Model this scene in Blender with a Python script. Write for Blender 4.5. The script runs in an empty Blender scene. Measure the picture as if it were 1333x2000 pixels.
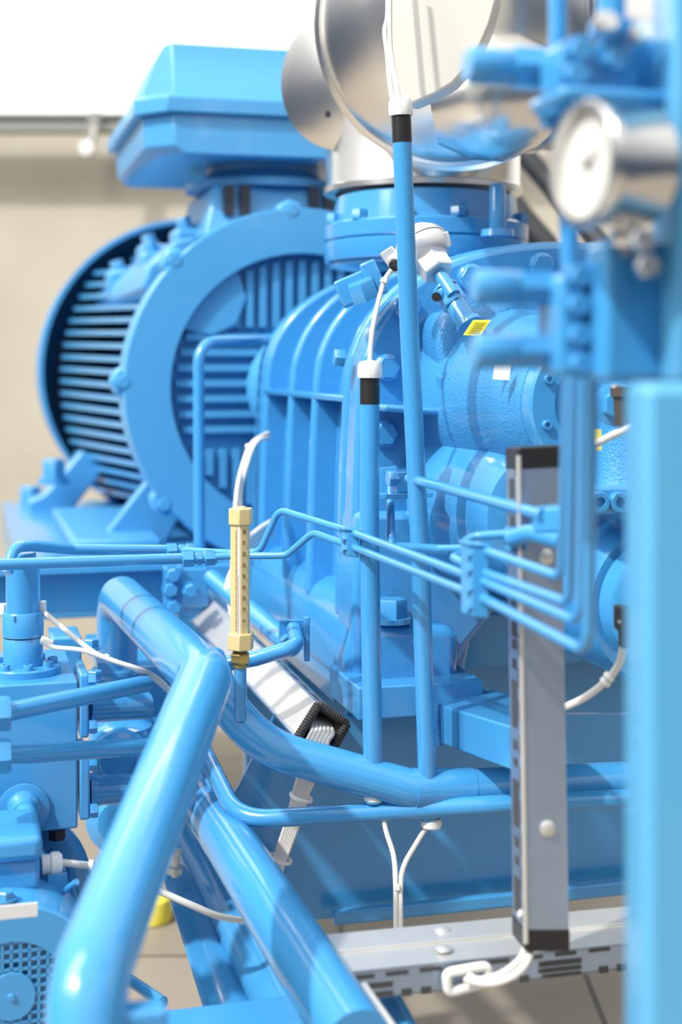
import bpy, bmesh, math, random
from math import sin, cos, pi, radians, sqrt, atan2
from mathutils import Vector, Matrix
random.seed(4)
SC = bpy.context.scene
COL = SC.collection
# ------------------------------------------------------------------ camera
F, CX, HY, CZ = 2777.0, 666.5, 710.0, 1.25      # focal length in px, principal point, eye height
cd = bpy.data.cameras.new('camera'); cam = bpy.data.objects.new('camera', cd); COL.objects.link(cam)
cam.location = (0, 0, CZ); cam.rotation_euler = (pi/2, 0, 0)
cd.sensor_fit = 'HORIZONTAL'; cd.sensor_width = 24.0; cd.lens = 50.0; cd.shift_y = -290.0/1333.0
cd.clip_start = 0.05; cd.clip_end = 100
cd.dof.use_dof = True; cd.dof.focus_distance = 2.06; cd.dof.aperture_fstop = 2.3
SC.camera = cam
# ------------------------------------------------------------------ world, sun, added fill lights, exposure
w = bpy.data.worlds.new('hall_light'); SC.world = w; w.use_nodes = True
nt = w.node_tree; nt.nodes.clear()
wo = nt.nodes.new('ShaderNodeOutputWorld'); bg = nt.nodes.new('ShaderNodeBackground')
tc = nt.nodes.new('ShaderNodeTexCoord'); sp = nt.nodes.new('ShaderNodeSeparateXYZ'); cr = nt.nodes.new('ShaderNodeValToRGB')
nt.links.new(tc.outputs['Generated'], sp.inputs[0]); nt.links.new(sp.outputs['Z'], cr.inputs[0])
cr.color_ramp.elements[0].position = 0.0; cr.color_ramp.elements[0].color = (0.06, 0.085, 0.13, 1)
cr.color_ramp.elements[1].position = 0.6; cr.color_ramp.elements[1].color = (1.0, 1.0, 1.0, 1)
nt.links.new(cr.outputs[0], bg.inputs['Color']); bg.inputs['Strength'].default_value = 1.12
nt.links.new(bg.outputs[0], wo.inputs[0])
def light(name, kind, loc, target, energy, **k):
    l = bpy.data.lights.new(name, kind); o = bpy.data.objects.new(name, l); COL.objects.link(o)
    o.location = loc; d = Vector(target) - Vector(loc); o.rotation_euler = d.to_track_quat('-Z', 'Y').to_euler()
    l.energy = energy
    for a, b in k.items(): setattr(l, a, b)
    return o
light('sun', 'SUN', (-3.6, -0.9, 6.2), (0, 2.3, 0.9), 3.3, angle=radians(2.0), color=(1, 0.97, 0.92))
light('added_fill_left', 'AREA', (-2.8, 0.6, 4.2), (0, 2.3, 0.9), 130, shape='RECTANGLE', size=1.2, size_y=3.5, color=(1, 0.99, 0.97))  # added area lamp on the machine, standing in for unseen tall windows
light('added_fill_rear', 'AREA', (-0.5, 5.0, 4.6), (-0.3, 6.5, 2.4), 110, shape='RECTANGLE', size=4.0, size_y=0.8)  # added area lamp that only brightens the back wall
SC.view_settings.view_transform = 'Standard'; SC.view_settings.look = 'None'
SC.view_settings.gamma = 1.0; SC.view_settings.use_curve_mapping = False
SC.view_settings.exposure = 0.26
# ------------------------------------------------------------------ frames of reference
TH = radians(15)
A = Vector((sin(TH), -cos(TH), 0)); V = Vector((cos(TH), sin(TH), 0)); Z = Vector((0, 0, 1)); EYE = Vector((0, 0, CZ))
def D(px, py, d): return Vector(((px-CX)*d/F, d, CZ+(HY-py)*d/F))
O = D(595, 757, 3.17)                              # centre of the motor's end shield, origin of the machine frame
def M(v, wv, u): return O + A*u + V*v + Z*wv
def ud(px, d): return (D(px, HY, d)-O).dot(A)      # axial coordinate of a plane that lies at depth d at column px
def U(px, py, u):                                  # point of the axial plane u seen at px,py
    r = Vector(((px-CX)/F, 1, (HY-py)/F)); t = ((O-EYE).dot(A)+u)/r.dot(A); return EYE+r*t
# ------------------------------------------------------------------ materials
def mat(name, col, rough=0.4, metal=0.0, bump=0.0, bscale=60, var=0.0, coat=0.0, vscale=4, emit=0):
    m = bpy.data.materials.new(name); m.use_nodes = True; n = m.node_tree; b = n.nodes['Principled BSDF']
    b.inputs['Base Color'].default_value = (*col, 1); b.inputs['Roughness'].default_value = rough
    b.inputs['Metallic'].default_value = metal; b.inputs['Coat Weight'].default_value = coat; b.inputs['Coat Roughness'].default_value = 0.07
    tcn = n.nodes.new('ShaderNodeTexCoord'); geo = n.nodes.new('ShaderNodeNewGeometry')
    if var:
        nz = n.nodes.new('ShaderNodeTexNoise'); nz.inputs['Scale'].default_value = vscale; nz.inputs['Detail'].default_value = 5
        n.links.new(geo.outputs['Position'], nz.inputs['Vector'])
        mx = n.nodes.new('ShaderNodeMix'); mx.data_type = 'RGBA'
        mx.inputs['A'].default_value = tuple(c*(1-var) for c in col)+(1,); mx.inputs['B'].default_value = tuple(min(1, c*(1+var)) for c in col)+(1,)
        n.links.new(nz.outputs['Fac'], mx.inputs['Factor']); n.links.new(mx.outputs['Result'], b.inputs['Base Color'])
    if bump:
        nb = n.nodes.new('ShaderNodeTexNoise'); nb.inputs['Scale'].default_value = bscale; nb.inputs['Detail'].default_value = 3
        n.links.new(geo.outputs['Position'], nb.inputs['Vector'])
        bn = n.nodes.new('ShaderNodeBump'); bn.inputs['Strength'].default_value = bump; bn.inputs['Distance'].default_value = 0.002
        n.links.new(nb.outputs['Fac'], bn.inputs['Height']); n.links.new(bn.outputs[0], b.inputs['Normal'])
    return m
BL = (0.052, 0.29, 0.595)
MT = dict(
    paint=mat('blue_gloss_paint', BL, 0.22, bump=0.12, bscale=45, var=0.05, coat=0.4),
    cast=mat('blue_painted_casting', (0.048, 0.28, 0.59), 0.2, bump=0.45, bscale=55, var=0.05, coat=0.6),
    rough=mat('rough_blue_casting', (0.048, 0.28, 0.59), 0.26, bump=1.0, bscale=260, var=0.05, coat=0.4),
    motor=mat('blue_motor_paint', (0.064, 0.305, 0.59), 0.36, bump=0.2, bscale=60, var=0.05, coat=0.1),
    panel=mat('blue_sheet_paint', (0.09, 0.35, 0.59), 0.35, bump=0.05, var=0.03, coat=0.2, vscale=2),
    steel=mat('brushed_cladding_steel', (0.78, 0.76, 0.72), 0.27, metal=1.0, bump=0.08, bscale=14, var=0.05),
    cream=mat('cream_sheet_metal', (0.72, 0.69, 0.62), 0.4, metal=0.25, var=0.02),
    zinc=mat('galvanized_steel_mirroring_blue', (0.36, 0.45, 0.58), 0.36, metal=0.8, bump=0.08, bscale=30, var=0.12, vscale=22),  # blue in the base colour paints the reflection of blue surroundings
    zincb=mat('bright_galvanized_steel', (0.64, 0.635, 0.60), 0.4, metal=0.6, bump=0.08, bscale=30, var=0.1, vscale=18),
    alu=mat('cast_aluminium', (0.74, 0.74, 0.73), 0.33, metal=0.7, bump=0.1, bscale=120),
    gcase=mat('polished_gauge_steel', (0.66, 0.65, 0.63), 0.2, metal=1.0),
    white=mat('white_plastic', (0.78, 0.77, 0.73), 0.4), cable=mat('white_cable_sheath', (0.68, 0.66, 0.61), 0.45),
    black=mat('black_rubber', (0.014, 0.014, 0.015), 0.38), dark=mat('dark_recess', (0.02, 0.024, 0.035), 0.6), slotc=mat('dark_slot', (0.055, 0.055, 0.055), 0.6),
    hose=mat('black_hose_rubber', (0.02, 0.022, 0.024), 0.6),
    brass=mat('brass', (0.50, 0.37, 0.13), 0.28, metal=1.0, var=0.08, vscale=50),
    gold=mat('gold_anodized_case', (0.72, 0.56, 0.26), 0.42, metal=0.2), glass=mat('white_glass_tube', (0.88, 0.86, 0.86), 0.1, coat=1.0),
    ink=mat('black_print', (0.09, 0.06, 0.03), 0.6), yellow=mat('yellow_sticker', (0.92, 0.82, 0.03), 0.5),
    yellowp=mat('yellow_painted_cap', (0.85, 0.72, 0.08), 0.5), paper=mat('white_sticker', (0.88, 0.87, 0.86), 0.5),
    dial=mat('gauge_dial_white', (0.62, 0.62, 0.58), 0.5), needle=mat('gauge_needle', (0.08, 0.08, 0.08), 0.5),
    rubber=mat('ribbed_edge_rubber', (0.05, 0.045, 0.04), 0.6), trim=mat('grey_tray_metal', (0.22, 0.22, 0.20), 0.5, metal=0.3))
# wall paint: white above 2.39 m, beige concrete below with faint form joints
def wallmat():
    m = bpy.data.materials.new('beige_and_white_wall'); m.use_nodes = True; n = m.node_tree; b = n.nodes['Principled BSDF']
    g = n.nodes.new('ShaderNodeNewGeometry'); s = n.nodes.new('ShaderNodeSeparateXYZ'); n.links.new(g.outputs['Position'], s.inputs[0])
    gt = n.nodes.new('ShaderNodeMath'); gt.operation = 'GREATER_THAN'; gt.inputs[1].default_value = 2.37; n.links.new(s.outputs['Z'], gt.inputs[0])
    nz = n.nodes.new('ShaderNodeTexNoise'); nz.inputs['Scale'].default_value = 1.6; nz.inputs['Detail'].default_value = 4; n.links.new(g.outputs['Position'], nz.inputs['Vector'])
    r = n.nodes.new('ShaderNodeValToRGB'); r.color_ramp.elements[0].position = 0.3; r.color_ramp.elements[1].position = 0.7
    r.color_ramp.elements[0].color = (0.38, 0.345, 0.27, 1); r.color_ramp.elements[1].color = (0.45, 0.41, 0.33, 1); n.links.new(nz.outputs['Fac'], r.inputs[0])
    mx = n.nodes.new('ShaderNodeMix'); mx.data_type = 'RGBA'; mx.inputs['B'].default_value = (0.93, 0.92, 0.88, 1)
    n.links.new(gt.outputs[0], mx.inputs['Factor']); n.links.new(r.outputs[0], mx.inputs['A']); n.links.new(mx.outputs['Result'], b.inputs['Base Color'])
    b.inputs['Roughness'].default_value = 0.8
    return m
def floormat():
    m = bpy.data.materials.new('screed_floor_with_tiles'); m.use_nodes = True; n = m.node_tree; b = n.nodes['Principled BSDF']
    g = n.nodes.new('ShaderNodeNewGeometry'); br = n.nodes.new('ShaderNodeTexBrick'); n.links.new(g.outputs['Position'], br.inputs['Vector'])
    br.inputs['Scale'].default_value = 1.0; br.inputs['Brick Width'].default_value = 0.5; br.inputs['Row Height'].default_value = 0.5; br.offset = 0
    br.inputs['Mortar Size'].default_value = 0.006; br.inputs['Color1'].default_value = (0.27, 0.23, 0.18, 1); br.inputs['Color2'].default_value = (0.32, 0.275, 0.22, 1)
    br.inputs['Mortar'].default_value = (0.11, 0.095, 0.08, 1)
    n.links.new(br.outputs['Color'], b.inputs['Base Color']); b.inputs['Roughness'].default_value = 0.45
    return m
MT['wall'] = wallmat(); MT['floor'] = floormat()
# ------------------------------------------------------------------ shape helpers
def nb(): return bmesh.new()
def perp(n):
    n = n.normalized(); a = Vector((0, 0, 1)) if abs(n.z) < 0.9 else Vector((1, 0, 0))
    x = a.cross(n).normalized(); return x, n.cross(x).normalized()
def rings(bm, rs, close=False, cap0=True, cap1=True):
    R = [[bm.verts.new(p) for p in r] for r in rs]; k = len(R[0])
    for i in range(len(R)-1+(1 if close else 0)):
        a, b = R[i], R[(i+1) % len(R)]
        for j in range(k): bm.faces.new((a[j], a[(j+1) % k], b[(j+1) % k], b[j]))
    if not close:
        if cap0: bm.faces.new(R[0][::-1])
        if cap1: bm.faces.new(R[-1])
def lathe(bm, o, n, prof, seg=32, x=None, cap0=True, cap1=True, close=False):
    n = n.normalized(); a, b = perp(n)
    if x is not None: a = (x-n*x.dot(n)).normalized(); b = n.cross(a)
    rings(bm, [[o+n*t+(a*cos(2*pi*j/seg)+b*sin(2*pi*j/seg))*max(r, 1e-5) for j in range(seg)] for t, r in prof], close, cap0, cap1)
def cyl(bm, p0, p1, r, r1=None, seg=24):
    n = p1-p0; lathe(bm, p0, n, [(0, r), (n.length, r if r1 is None else r1)], seg)
def ccyl(bm, p0, p1, r, ch=0.002, seg=28):          # cylinder with chamfered ends
    n = p1-p0; L = n.length; lathe(bm, p0, n, [(0, r-ch), (ch, r), (L-ch, r), (L, r-ch)], seg)
def ringp(bm, o, n, ro, ri, h, seg=48, ch=0.002):   # flat ring with thickness
    lathe(bm, o, n, [(0, ro), (h-ch, ro), (h, ro-ch), (h, ri), (0, ri)], seg, close=True)
def prism(bm, pts, ext):
    a = [bm.verts.new(p) for p in pts]; b = [bm.verts.new(p+ext) for p in pts]; k = len(pts)
    bm.faces.new(a); bm.faces.new(b[::-1])
    for i in range(k): bm.faces.new((a[i], b[i], b[(i+1) % k], a[(i+1) % k]))
def box(bm, c, hx, hy, hz):
    P = [[c+hx*sx+hy*sy+hz*s for sx, sy in ((-1, -1), (1, -1), (1, 1), (-1, 1))] for s in (-1, 1)]
    rings(bm, P)
def mbox(bm, x0, y0, x1, y1, d, depth):             # machine-aligned box, front face seen at these pixels
    u = ud((x0+x1)/2, d); a = U(x0, y0, u); b = U(x1, y1, u); c = U((x0+x1)/2, y0, u); e_ = U((x0+x1)/2, y1, u)
    v0, v1 = (a-O).dot(V), (b-O).dot(V); w0, w1 = c.z-O.z, e_.z-O.z
    prism(bm, [M(v0, w0, u), M(v1, w0, u), M(v1, w1, u), M(v0, w1, u)], -A*depth)
def smoothpts(P, r, n=9):
    out = [P[0]]
    for i in range(1, len(P)-1):
        a, b, c = P[i-1], P[i], P[i+1]; d1 = (a-b); d2 = (c-b)
        rr = r[i] if isinstance(r, (list, tuple)) else r
        ang = d1.angle(d2, pi); 
        if ang > pi-0.03 or rr <= 0: out.append(b); continue
        t = min(rr/math.tan(ang/2), d1.length*0.48, d2.length*0.48)
        p0 = b+d1.normalized()*t; p1 = b+d2.normalized()*t
        rad = t*math.tan(ang/2); cen = b+(d1.normalized()+d2.normalized()).normalized()*(rad/sin(ang/2))
        v0, v1 = p0-cen, p1-cen
        for k in range(n+1): out.append(cen+v0.normalized().slerp(v1.normalized(), k/n)*rad)
    out.append(P[-1]); return out
def tube(bm, P, r, bend=0.03, seg=18, cap=True, sm=True):
    if sm: P = smoothpts([Vector(p) for p in P], bend)
    T = []
    for i in range(len(P)):
        t = (P[min(i+1, len(P)-1)]-P[max(i-1, 0)]).normalized(); T.append(t)
    x, y = perp(T[0]); rs = []
    for i, p in enumerate(P):
        if i: 
            q = T[i-1].rotation_difference(T[i]); x = q @ x
        x = (x-T[i]*x.dot(T[i])).normalized(); y = T[i].cross(x)
        rr = r[min(i, len(r)-1)] if isinstance(r, (list, tuple)) else r
        rs.append([p+(x*cos(2*pi*j/seg)+y*sin(2*pi*j/seg))*rr for j in range(seg)])
    rings(bm, rs, False, cap, cap)
def crom(P, n=8, closed=False):
    out = []; k = len(P)
    for i in range(k if closed else k-1):
        g = (lambda j: P[j % k]) if closed else (lambda j: P[max(0, min(k-1, j))])
        a, b, c, d = g(i-1), g(i), g(i+1), g(i+2)
        for s in range(n):
            t = s/n; out.append(0.5*((2*b)+(c-a)*t+(2*a-5*b+4*c-d)*t*t+(3*b-a-3*c+d)*t**3))
    if not closed: out.append(P[-1])
    return out
def spline_tube(bm, P, r, seg=12, n=8): tube(bm, crom([Vector(p) for p in P], n), r, seg=seg, sm=False)
def hexh(bm, o, n, af, h, ch=0.12, rot=0.0):         # hexagon head with chamfered crown
    R = af/1.732; a, b = perp(n); a2 = a*cos(rot)+b*sin(rot)
    lathe(bm, o, n, [(0, R), (h*(1-ch), R), (h, R*0.9)], 6, x=a2)
def bolt(bm, o, n, af, h, washer=True, rot=0.3):
    n = n.normalized()
    if washer: lathe(bm, o, n, [(0, af*0.72), (h*0.22, af*0.72)], 20); hexh(bm, o+n*h*0.22, n, af, h*0.78, rot=rot)
    else: hexh(bm, o, n, af, h, rot=rot)
def socket(bm, o, n, r, h):                          # socket head screw with a hexagon recess
    n = n.normalized(); a, b = perp(n); s = 24
    outer = [[o+n*t+(a*cos(2*pi*j/s)+b*sin(2*pi*j/s))*q for j in range(s)] for t, q in ((0, r), (h*0.9, r), (h, r*0.92), (h, r*0.52), (h*0.35, r*0.5))]
    rings(bm, outer)
# ------------------------------------------------------------------ objects
WL = {}
def finish(name, bm, m, parent=None, bevel=0, sharp=38, org=None, sol=0):
    bmesh.ops.remove_doubles(bm, verts=bm.verts, dist=1e-6)
    bmesh.ops.recalc_face_normals(bm, faces=bm.faces)
    me = bpy.data.meshes.new(name)
    if org is None:
        mn = Vector((min(v.co[i] for v in bm.verts) for i in range(3))); mxx = Vector((max(v.co[i] for v in bm.verts) for i in range(3)))
        org = (mn+mxx)/2
    bmesh.ops.translate(bm, verts=bm.verts, vec=-org)
    bm.to_mesh(me); bm.free()
    for p in me.polygons: p.use_smooth = True
    me.set_sharp_from_angle(angle=radians(sharp))
    me.materials.append(MT[m] if isinstance(m, str) else m)
    o = bpy.data.objects.new(name, me); COL.objects.link(o)
    if parent is not None: o.parent = parent; o.location = org-WL[parent.name]
    else: o.location = org
    WL[o.name] = org.copy()
    if bevel:
        b = o.modifiers.new('edge', 'BEVEL'); b.width = bevel; b.segments = 3; b.limit_method = 'ANGLE'; b.angle_limit = radians(40); b.harden_normals = False
    return o
def meta(o, label, cat=None, group=None, kind=None):
    if label: o['label'] = label
    if cat: o['category'] = cat
    if group: o['group'] = group
    if kind: o['kind'] = kind
    return o
def T(name, label, cat, loc, group=None):
    o = bpy.data.objects.new(name, None); COL.objects.link(o); o.location = loc; o.empty_display_size = 0.05
    WL[o.name] = Vector(loc); return meta(o, label, cat, group)
def P(name, m, parent, fn, *a, bevel=0, label=None, sharp=38, **k):
    bm = nb(); fn(bm, *a, **k); o = finish(name, bm, m, parent, bevel, sharp)
    if label: o['label'] = label
    return o
def S(name, m, label, cat, fn, *a, bevel=0, group=None, **k):
    bm = nb(); fn(bm, *a, **k); return meta(finish(name, bm, m, None, bevel), label, cat, group)
def text(name, s, size, loc, ax, up, m, parent, thick=0.0003):
    c = bpy.data.curves.new(name, 'FONT'); c.body = s; c.size = size; c.align_x = 'CENTER'; c.align_y = 'CENTER'; c.extrude = thick
    t = bpy.data.objects.new(name, c); COL.objects.link(t)
    dg = bpy.context.evaluated_depsgraph_get(); me = bpy.data.meshes.new_from_object(t.evaluated_get(dg))
    bpy.data.objects.remove(t); bpy.data.curves.remove(c)
    o = bpy.data.objects.new(name, me); COL.objects.link(o); me.materials.clear(); me.materials.append(MT[m])
    n = ax.cross(up).normalized(); R = Matrix((ax.normalized(), up.normalized(), n)).transposed()
    me.transform(R.to_4x4()); o.parent = parent; o.location = loc-WL[parent.name]; WL[o.name] = loc.copy(); return o

# ================================================================== SETTING
bm = nb(); box(bm, Vector((0, 3.2, -0.05)), Vector((5, 0, 0)), Vector((0, 5.2, 0)), Vector((0, 0, 0.05))); meta(finish('floor', bm, 'floor'), None, kind='structure')
bm = nb(); box(bm, Vector((0, 6.6, 2.5)), Vector((5, 0, 0)), Vector((0, 0.1, 0)), Vector((0, 0, 2.5))); meta(finish('wall_back', bm, 'wall'), None, kind='structure')
# cable ladder along the wall
t = T('cable_tray', 'grey perforated cable tray running along the back wall behind the motor', 'cable tray', D(100, 240, 6.4))
P('tray_side', 'trim', t, lambda b: (box(b, D(330, 243, 6.35)+Vector((0, 0.02, 0)), Vector((1.6, 0, 0)), Vector((0, 0.008, 0)), Vector((0, 0, 0.042))),
   box(b, D(330, 224, 6.35)+Vector((0, 0.02, 0)), Vector((1.6, 0, 0)), Vector((0, 0.03, 0)), Vector((0, 0, 0.006)))), bevel=0.002)
P('tray_lip', 'trim', t, lambda b: box(b, D(330, 256, 6.35)+Vector((0, -0.01, 0)), Vector((1.6, 0, 0)), Vector((0, 0.03, 0)), Vector((0, 0, 0.006))), bevel=0.002)
P('bracket', 'trim', t, lambda b: (box(b, D(181, 252, 6.28), Vector((0.022, 0, 0.0)), Vector((0, 0.02, 0)), Vector((0.012, 0, 0.075))),
   tube(b, [D(192, 222, 6.3), D(184, 262, 6.26), D(172, 296, 6.2)], 0.016, 0.05)))
P('bracket_foot', 'zincb', t, lambda b: ccyl(b, D(170, 290, 6.2)+Vector((0, -0.02, 0)), D(170, 290, 6.2)+Vector((0, 0.06, 0)), 0.032))
for s in ((1010, 300, 1082, 372), (1090, 380, 1200, 500)): pass
S('black_hose', 'hose', 'thick black hose sloping down against the beige wall behind the pressure gauge', 'hose', lambda b: tube(b, [D(980, 250, 4.3), D(1062, 345, 4.25), D(1130, 425, 4.2), D(1210, 520, 4.1), D(1240, 1540, 4.1)], 0.033, 0.3))
S('black_hose', 'hose', 'black hose emerging just behind the suction flange, lower of the two dark hoses', 'hose', lambda b: tube(b, [D(960, 345, 4.0), D(1025, 430, 3.95), D(1095, 510, 3.9), D(1110, 1580, 3.9)], 0.035, 0.3))

# ================================================================== SKID (base frame)
uP = ud(930, 2.32)
sk = T('base_frame', 'large welded blue base frame carrying the motor and compressor', 'machine frame', Vector((O.x, O.y, 0.0)))
def poly(b, pts, u, ext): prism(b, [U(x, y, u) for x, y in pts], ext)
P('front_panel', 'paint', sk, poly, [(455, 1560), (560, 1352), (590, 1400), (700, 1400), (1400, 1392), (1420, 1712), (650, 1794), (455, 1812)], uP, -A*0.012, bevel=0.002)
P('bottom_flange', 'paint', sk, mbox, 652, 1741, 1440, 1768, 2.30, 0.015, bevel=0.004)
P('stiffener', 'paint', sk, poly, [(560, 1352), (600, 1480), (700, 1420), (712, 1372), (690, 1362), (640, 1480)], ud(640, 2.28), -A*0.02, bevel=0.002)
P('side_beam', 'paint', sk, lambda b: prism(b, [U(x, y, ud(676, 2.29)) for x, y in ((652, 1318), (800, 1318), (800, 1372), (652, 1372))], -A*1.5), bevel=0.003)
P('beam_end', 'paint', sk, mbox, 700, 1336, 945, 1400, 2.12, 0.17, bevel=0.003)
P('gusset_tube', 'paint', sk, lambda b: prism(b, [D(856, 1376, 2.10), D(945, 1342, 2.22), D(948, 1400, 2.22), D(858, 1452, 2.10)], D(1003, 1420, 1.83)-D(856, 1376, 2.10)), bevel=0.003)
P('weld_seam', 'rough', sk, lambda b: tube(b, [D(854, 1372, 2.095), D(852, 1410, 2.095), D(858, 1456, 2.095)], 0.006, 0.02))
P('gap_backing_beam', 'paint', sk, mbox, 560, 1195, 1500, 1300, 3.0, 0.1, bevel=0.004)  # added beam that backs the empty shaded gap under the compressor
P('gap_backing_wall', 'paint', sk, mbox, 480, 1270, 1500, 1640, 3.1, 0.03, bevel=0.003)  # added plate closing the same shaded gap, so the hall wall stays hidden
P('deck', 'paint', sk, lambda b: prism(b, [M(-0.62, -0.37, 0.12), M(0.6, -0.37, 0.12), M(0.6, -0.47, 0.12), M(-0.62, -0.47, 0.12)], -A*1.5), bevel=0.004)
P('leg', 'paint', sk, mbox, 348, 1098, 408, 1345, 2.72, 0.12, bevel=0.004)
P('leg', 'paint', sk, lambda b: prism(b, [D(316, 1712, 2.25), D(372, 1708, 2.25), D(480, 2010, 2.0), D(408, 2010, 2.0)], Vector((0.02, 0.06, 0))), bevel=0.003)
P('rear_beam', 'paint', sk, mbox, -60, 1118, 408, 1196, 2.66, 0.10, bevel=0.004)
P('beam_flange', 'paint', sk, mbox, -60, 1106, 350, 1122, 2.62, 0.16, bevel=0.003)
P('joint_plate', 'paint', sk, mbox, 322, 1108, 358, 1200, 2.6, 0.03, bevel=0.002)
for x, y in ((336, 1122), (332, 1150), (370, 1152), (338, 1184)):
    P('bolt', 'paint', sk, bolt, U(x, y, ud(x, 2.6)), A, 0.022, 0.02)
P('lower_beam', 'paint', sk, mbox, 300, 2004, 780, 2090, 1.75, 0.08, bevel=0.004)
P('side_rail', 'paint', sk, lambda b: tube(b, [D(415, 1130, 2.62), D(570, 1262, 2.2)], 0.017))

# ================================================================== MOTOR
mo = T('electric_motor', 'big finned blue electric motor with a cabling box on its top', 'electric motor', M(0, -0.42, -0.5))
def body(b): lathe(b, M(0, 0, -1.60), A, [(0, 0.25), (0.02, 0.30), (1.47, 0.30), (1.52, 0.37), (1.56, 0.37)], 56)
P('frame', 'motor', mo, body)
FL, FB = -0.11, -1.42
def rfin(u): return 0.375 + (0.445-0.375)*min(1, max(0, (FL-0.18-u)/(FL-0.18-FB)))
def hfins(b):
    for s in (-1, 1):
        for k in range(19):
            z = -0.285+k*0.0315; pts = []
            for u in (FL, FL-0.18, -0.7, FB): pts.append((sqrt(rfin(u)**2-z*z), u))
            pl = [M(s*0.1, z-0.005, FL)]+[M(s*v, z*(rfin(u)/0.375)-0.005, u) for v, u in pts]+[M(s*0.1, z*(rfin(FB)/0.375)-0.005, FB)]
            prism(b, pl, Z*0.013)
    for k in range(13):
        v = -0.26+k*0.0433
        for s in (-1, 1):
            pts = [(s*sqrt(rfin(u)**2-v*v), u) for u in (FL, FL-0.18, -0.7, FB)]
            pl = [M(v-0.005, s*0.1, FL)]+[M(v-0.005, q, u) for q, u in pts]+[M(v-0.005, s*0.1, FB)]
            prism(b, pl, V*0.010)
P('cooling_fins', 'motor', mo, hfins)
def cowl(b): lathe(b, M(-0.03, 0.03, -1.72), A, [(0, 0.20), (0.0, 0.43), (0.04, 0.473), (0.36, 0.480), (0.36, 0.466), (0.05, 0.46), (0.02, 0.42), (0.02, 0.20)], 72, close=True)
P('fan_cowl', 'motor', mo, cowl)
def fanbk(b): lathe(b, M(0, 0, -1.52), A, [(0, 0.30), (0, 0.45), (0.03, 0.45), (0.03, 0.30)], 48, close=True)
P('cowl_shadow_ring', 'dark', mo, fanbk)  # near-black ring paints the shadow inside the open cowl
sh = P('end_shield', 'motor', mo, lambda b: lathe(b, M(0, 0, -0.12), A, [(0, 0.36), (0, 0.40), (0.10, 0.403), (0.12, 0.398), (0.12, 0.30), (0.045, 0.292), (0.045, 0.36)], 96, close=True))
P('end_plate', 'motor', mo, lambda b: lathe(b, M(0, 0, -0.10), A, [(0, 0.30), (0.03, 0.30)], 72))
def shieldribs(b):
    def rib(a0, a1, horiz, c):
        if horiz: box(b, M((a0+a1)/2, c, -0.045), V*(abs(a1-a0)/2), Z*0.0075, A*0.026)
        else: box(b, M(c, (a0+a1)/2, -0.045), V*0.0075, Z*(abs(a1-a0)/2), A*0.026)
    for k in range(-3, 4):
        z = k*0.034+0.01; q = sqrt(0.285**2-z*z)
        for s in (-1, 1): rib(s*0.10, s*q, True, z)
    for k in range(-8, 9):
        v = k*0.03
        if abs(v) > 0.27: continue
        q = sqrt(0.285**2-v*v)
        for s in (-1, 1):
            if q > 0.14: rib(s*0.135, s*q, False, v)
P('shield_ribs', 'motor', mo, shieldribs)
def bosses(b, ang):
    if 1:
        a = radians(ang); c = M(0.245*cos(a), 0.245*sin(a), -0.06); r = V*cos(a)+Z*sin(a); q = V*(-sin(a))+Z*cos(a)
        prism(b, [c+r*0.06+q*0.10, c+r*0.06-q*0.10, c-r*0.02-q*0.06, c-r*0.045, c-r*0.02+q*0.06], A*0.045)
for ang in (137, 43): P('shield_boss', 'motor', mo, bosses, ang, bevel=0.008)
P('bearing_hub', 'motor', mo, lambda b: lathe(b, M(0, 0, -0.08), A, [(0, 0.13), (0.08, 0.125), (0.1, 0.11), (0.1, 0.07), (0.16, 0.065)], 48))
P('shaft', 'motor', mo, lambda b: cyl(b, M(0, 0, -0.05), M(0, 0, 0.30), 0.05))
for ang, rr in ((136, .405), (178, .405), (94, .40), (219, .405), (60, .40), (270, .40), (315, .405)):
    a = radians(ang); c = M(rr*cos(a), rr*sin(a), -0.075); r = V*cos(a)+Z*sin(a); q = V*(-sin(a))+Z*cos(a)
    lg = P('lug', 'motor', mo, lambda b: prism(b, [c-r*0.05+q*0.045, c-r*0.05-q*0.045, c+r*0.012-q*0.028, c+r*0.024, c+r*0.012+q*0.028], A*0.055-A*0.0), bevel=0.009)
    P('bolt', 'motor', lg, bolt, c+A*0.055+r*-0.004, A, 0.026, 0.022)
for (v, wv, u) in ((-0.26, 0.285, -0.45), (-0.29, 0.27, -0.95), (-0.20, 0.33, -0.3), (-0.23, 0.325, -0.72)):
    lg = P('lifting_lug', 'motor', mo, lambda b: box(b, M(v, wv, u), V*0.055, A*0.05, Z*0.045), bevel=0.014)
    P('bolt', 'motor', lg, bolt, M(v-0.02, wv+0.044, u), Z-V*0.3, 0.034, 0.03)
P('corner_pad', 'motor', mo, lambda b: prism(b, [M(v, q, -0.14) for v, q in ((-.31, .20), (-.20, .30), (-.225, .345), (-.265, .335), (-.33, .275), (-.345, .225))], -A*1.18), bevel=0.008)
P('terminal_base', 'motor', mo, lambda b: prism(b, [M(-0.21, 0.34, -0.10), M(0.2, 0.34, -0.10), M(0.18, 0.465, -0.14), M(-0.18, 0.465, -0.14)], -A*0.38), bevel=0.01)
for v in (-0.15, -0.112, 0.05, 0.085, 0.12): P('vent_slot', 'dark', mo, lambda b: box(b, M(v, 0.425, -0.118), V*0.011, Z*0.034, A*0.012))
P('neck_flange', 'motor', mo, lambda b: lathe(b, M(-0.03, 0.465, -0.3), Z, [(0, 0.19), (0.018, 0.19), (0.02, 0.155)], 48))
P('neck', 'motor', mo, lambda b: lathe(b, M(-0.03, 0.48, -0.3), Z, [(0, 0.15), (0.03, 0.135), (0.07, 0.15)], 48))
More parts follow.
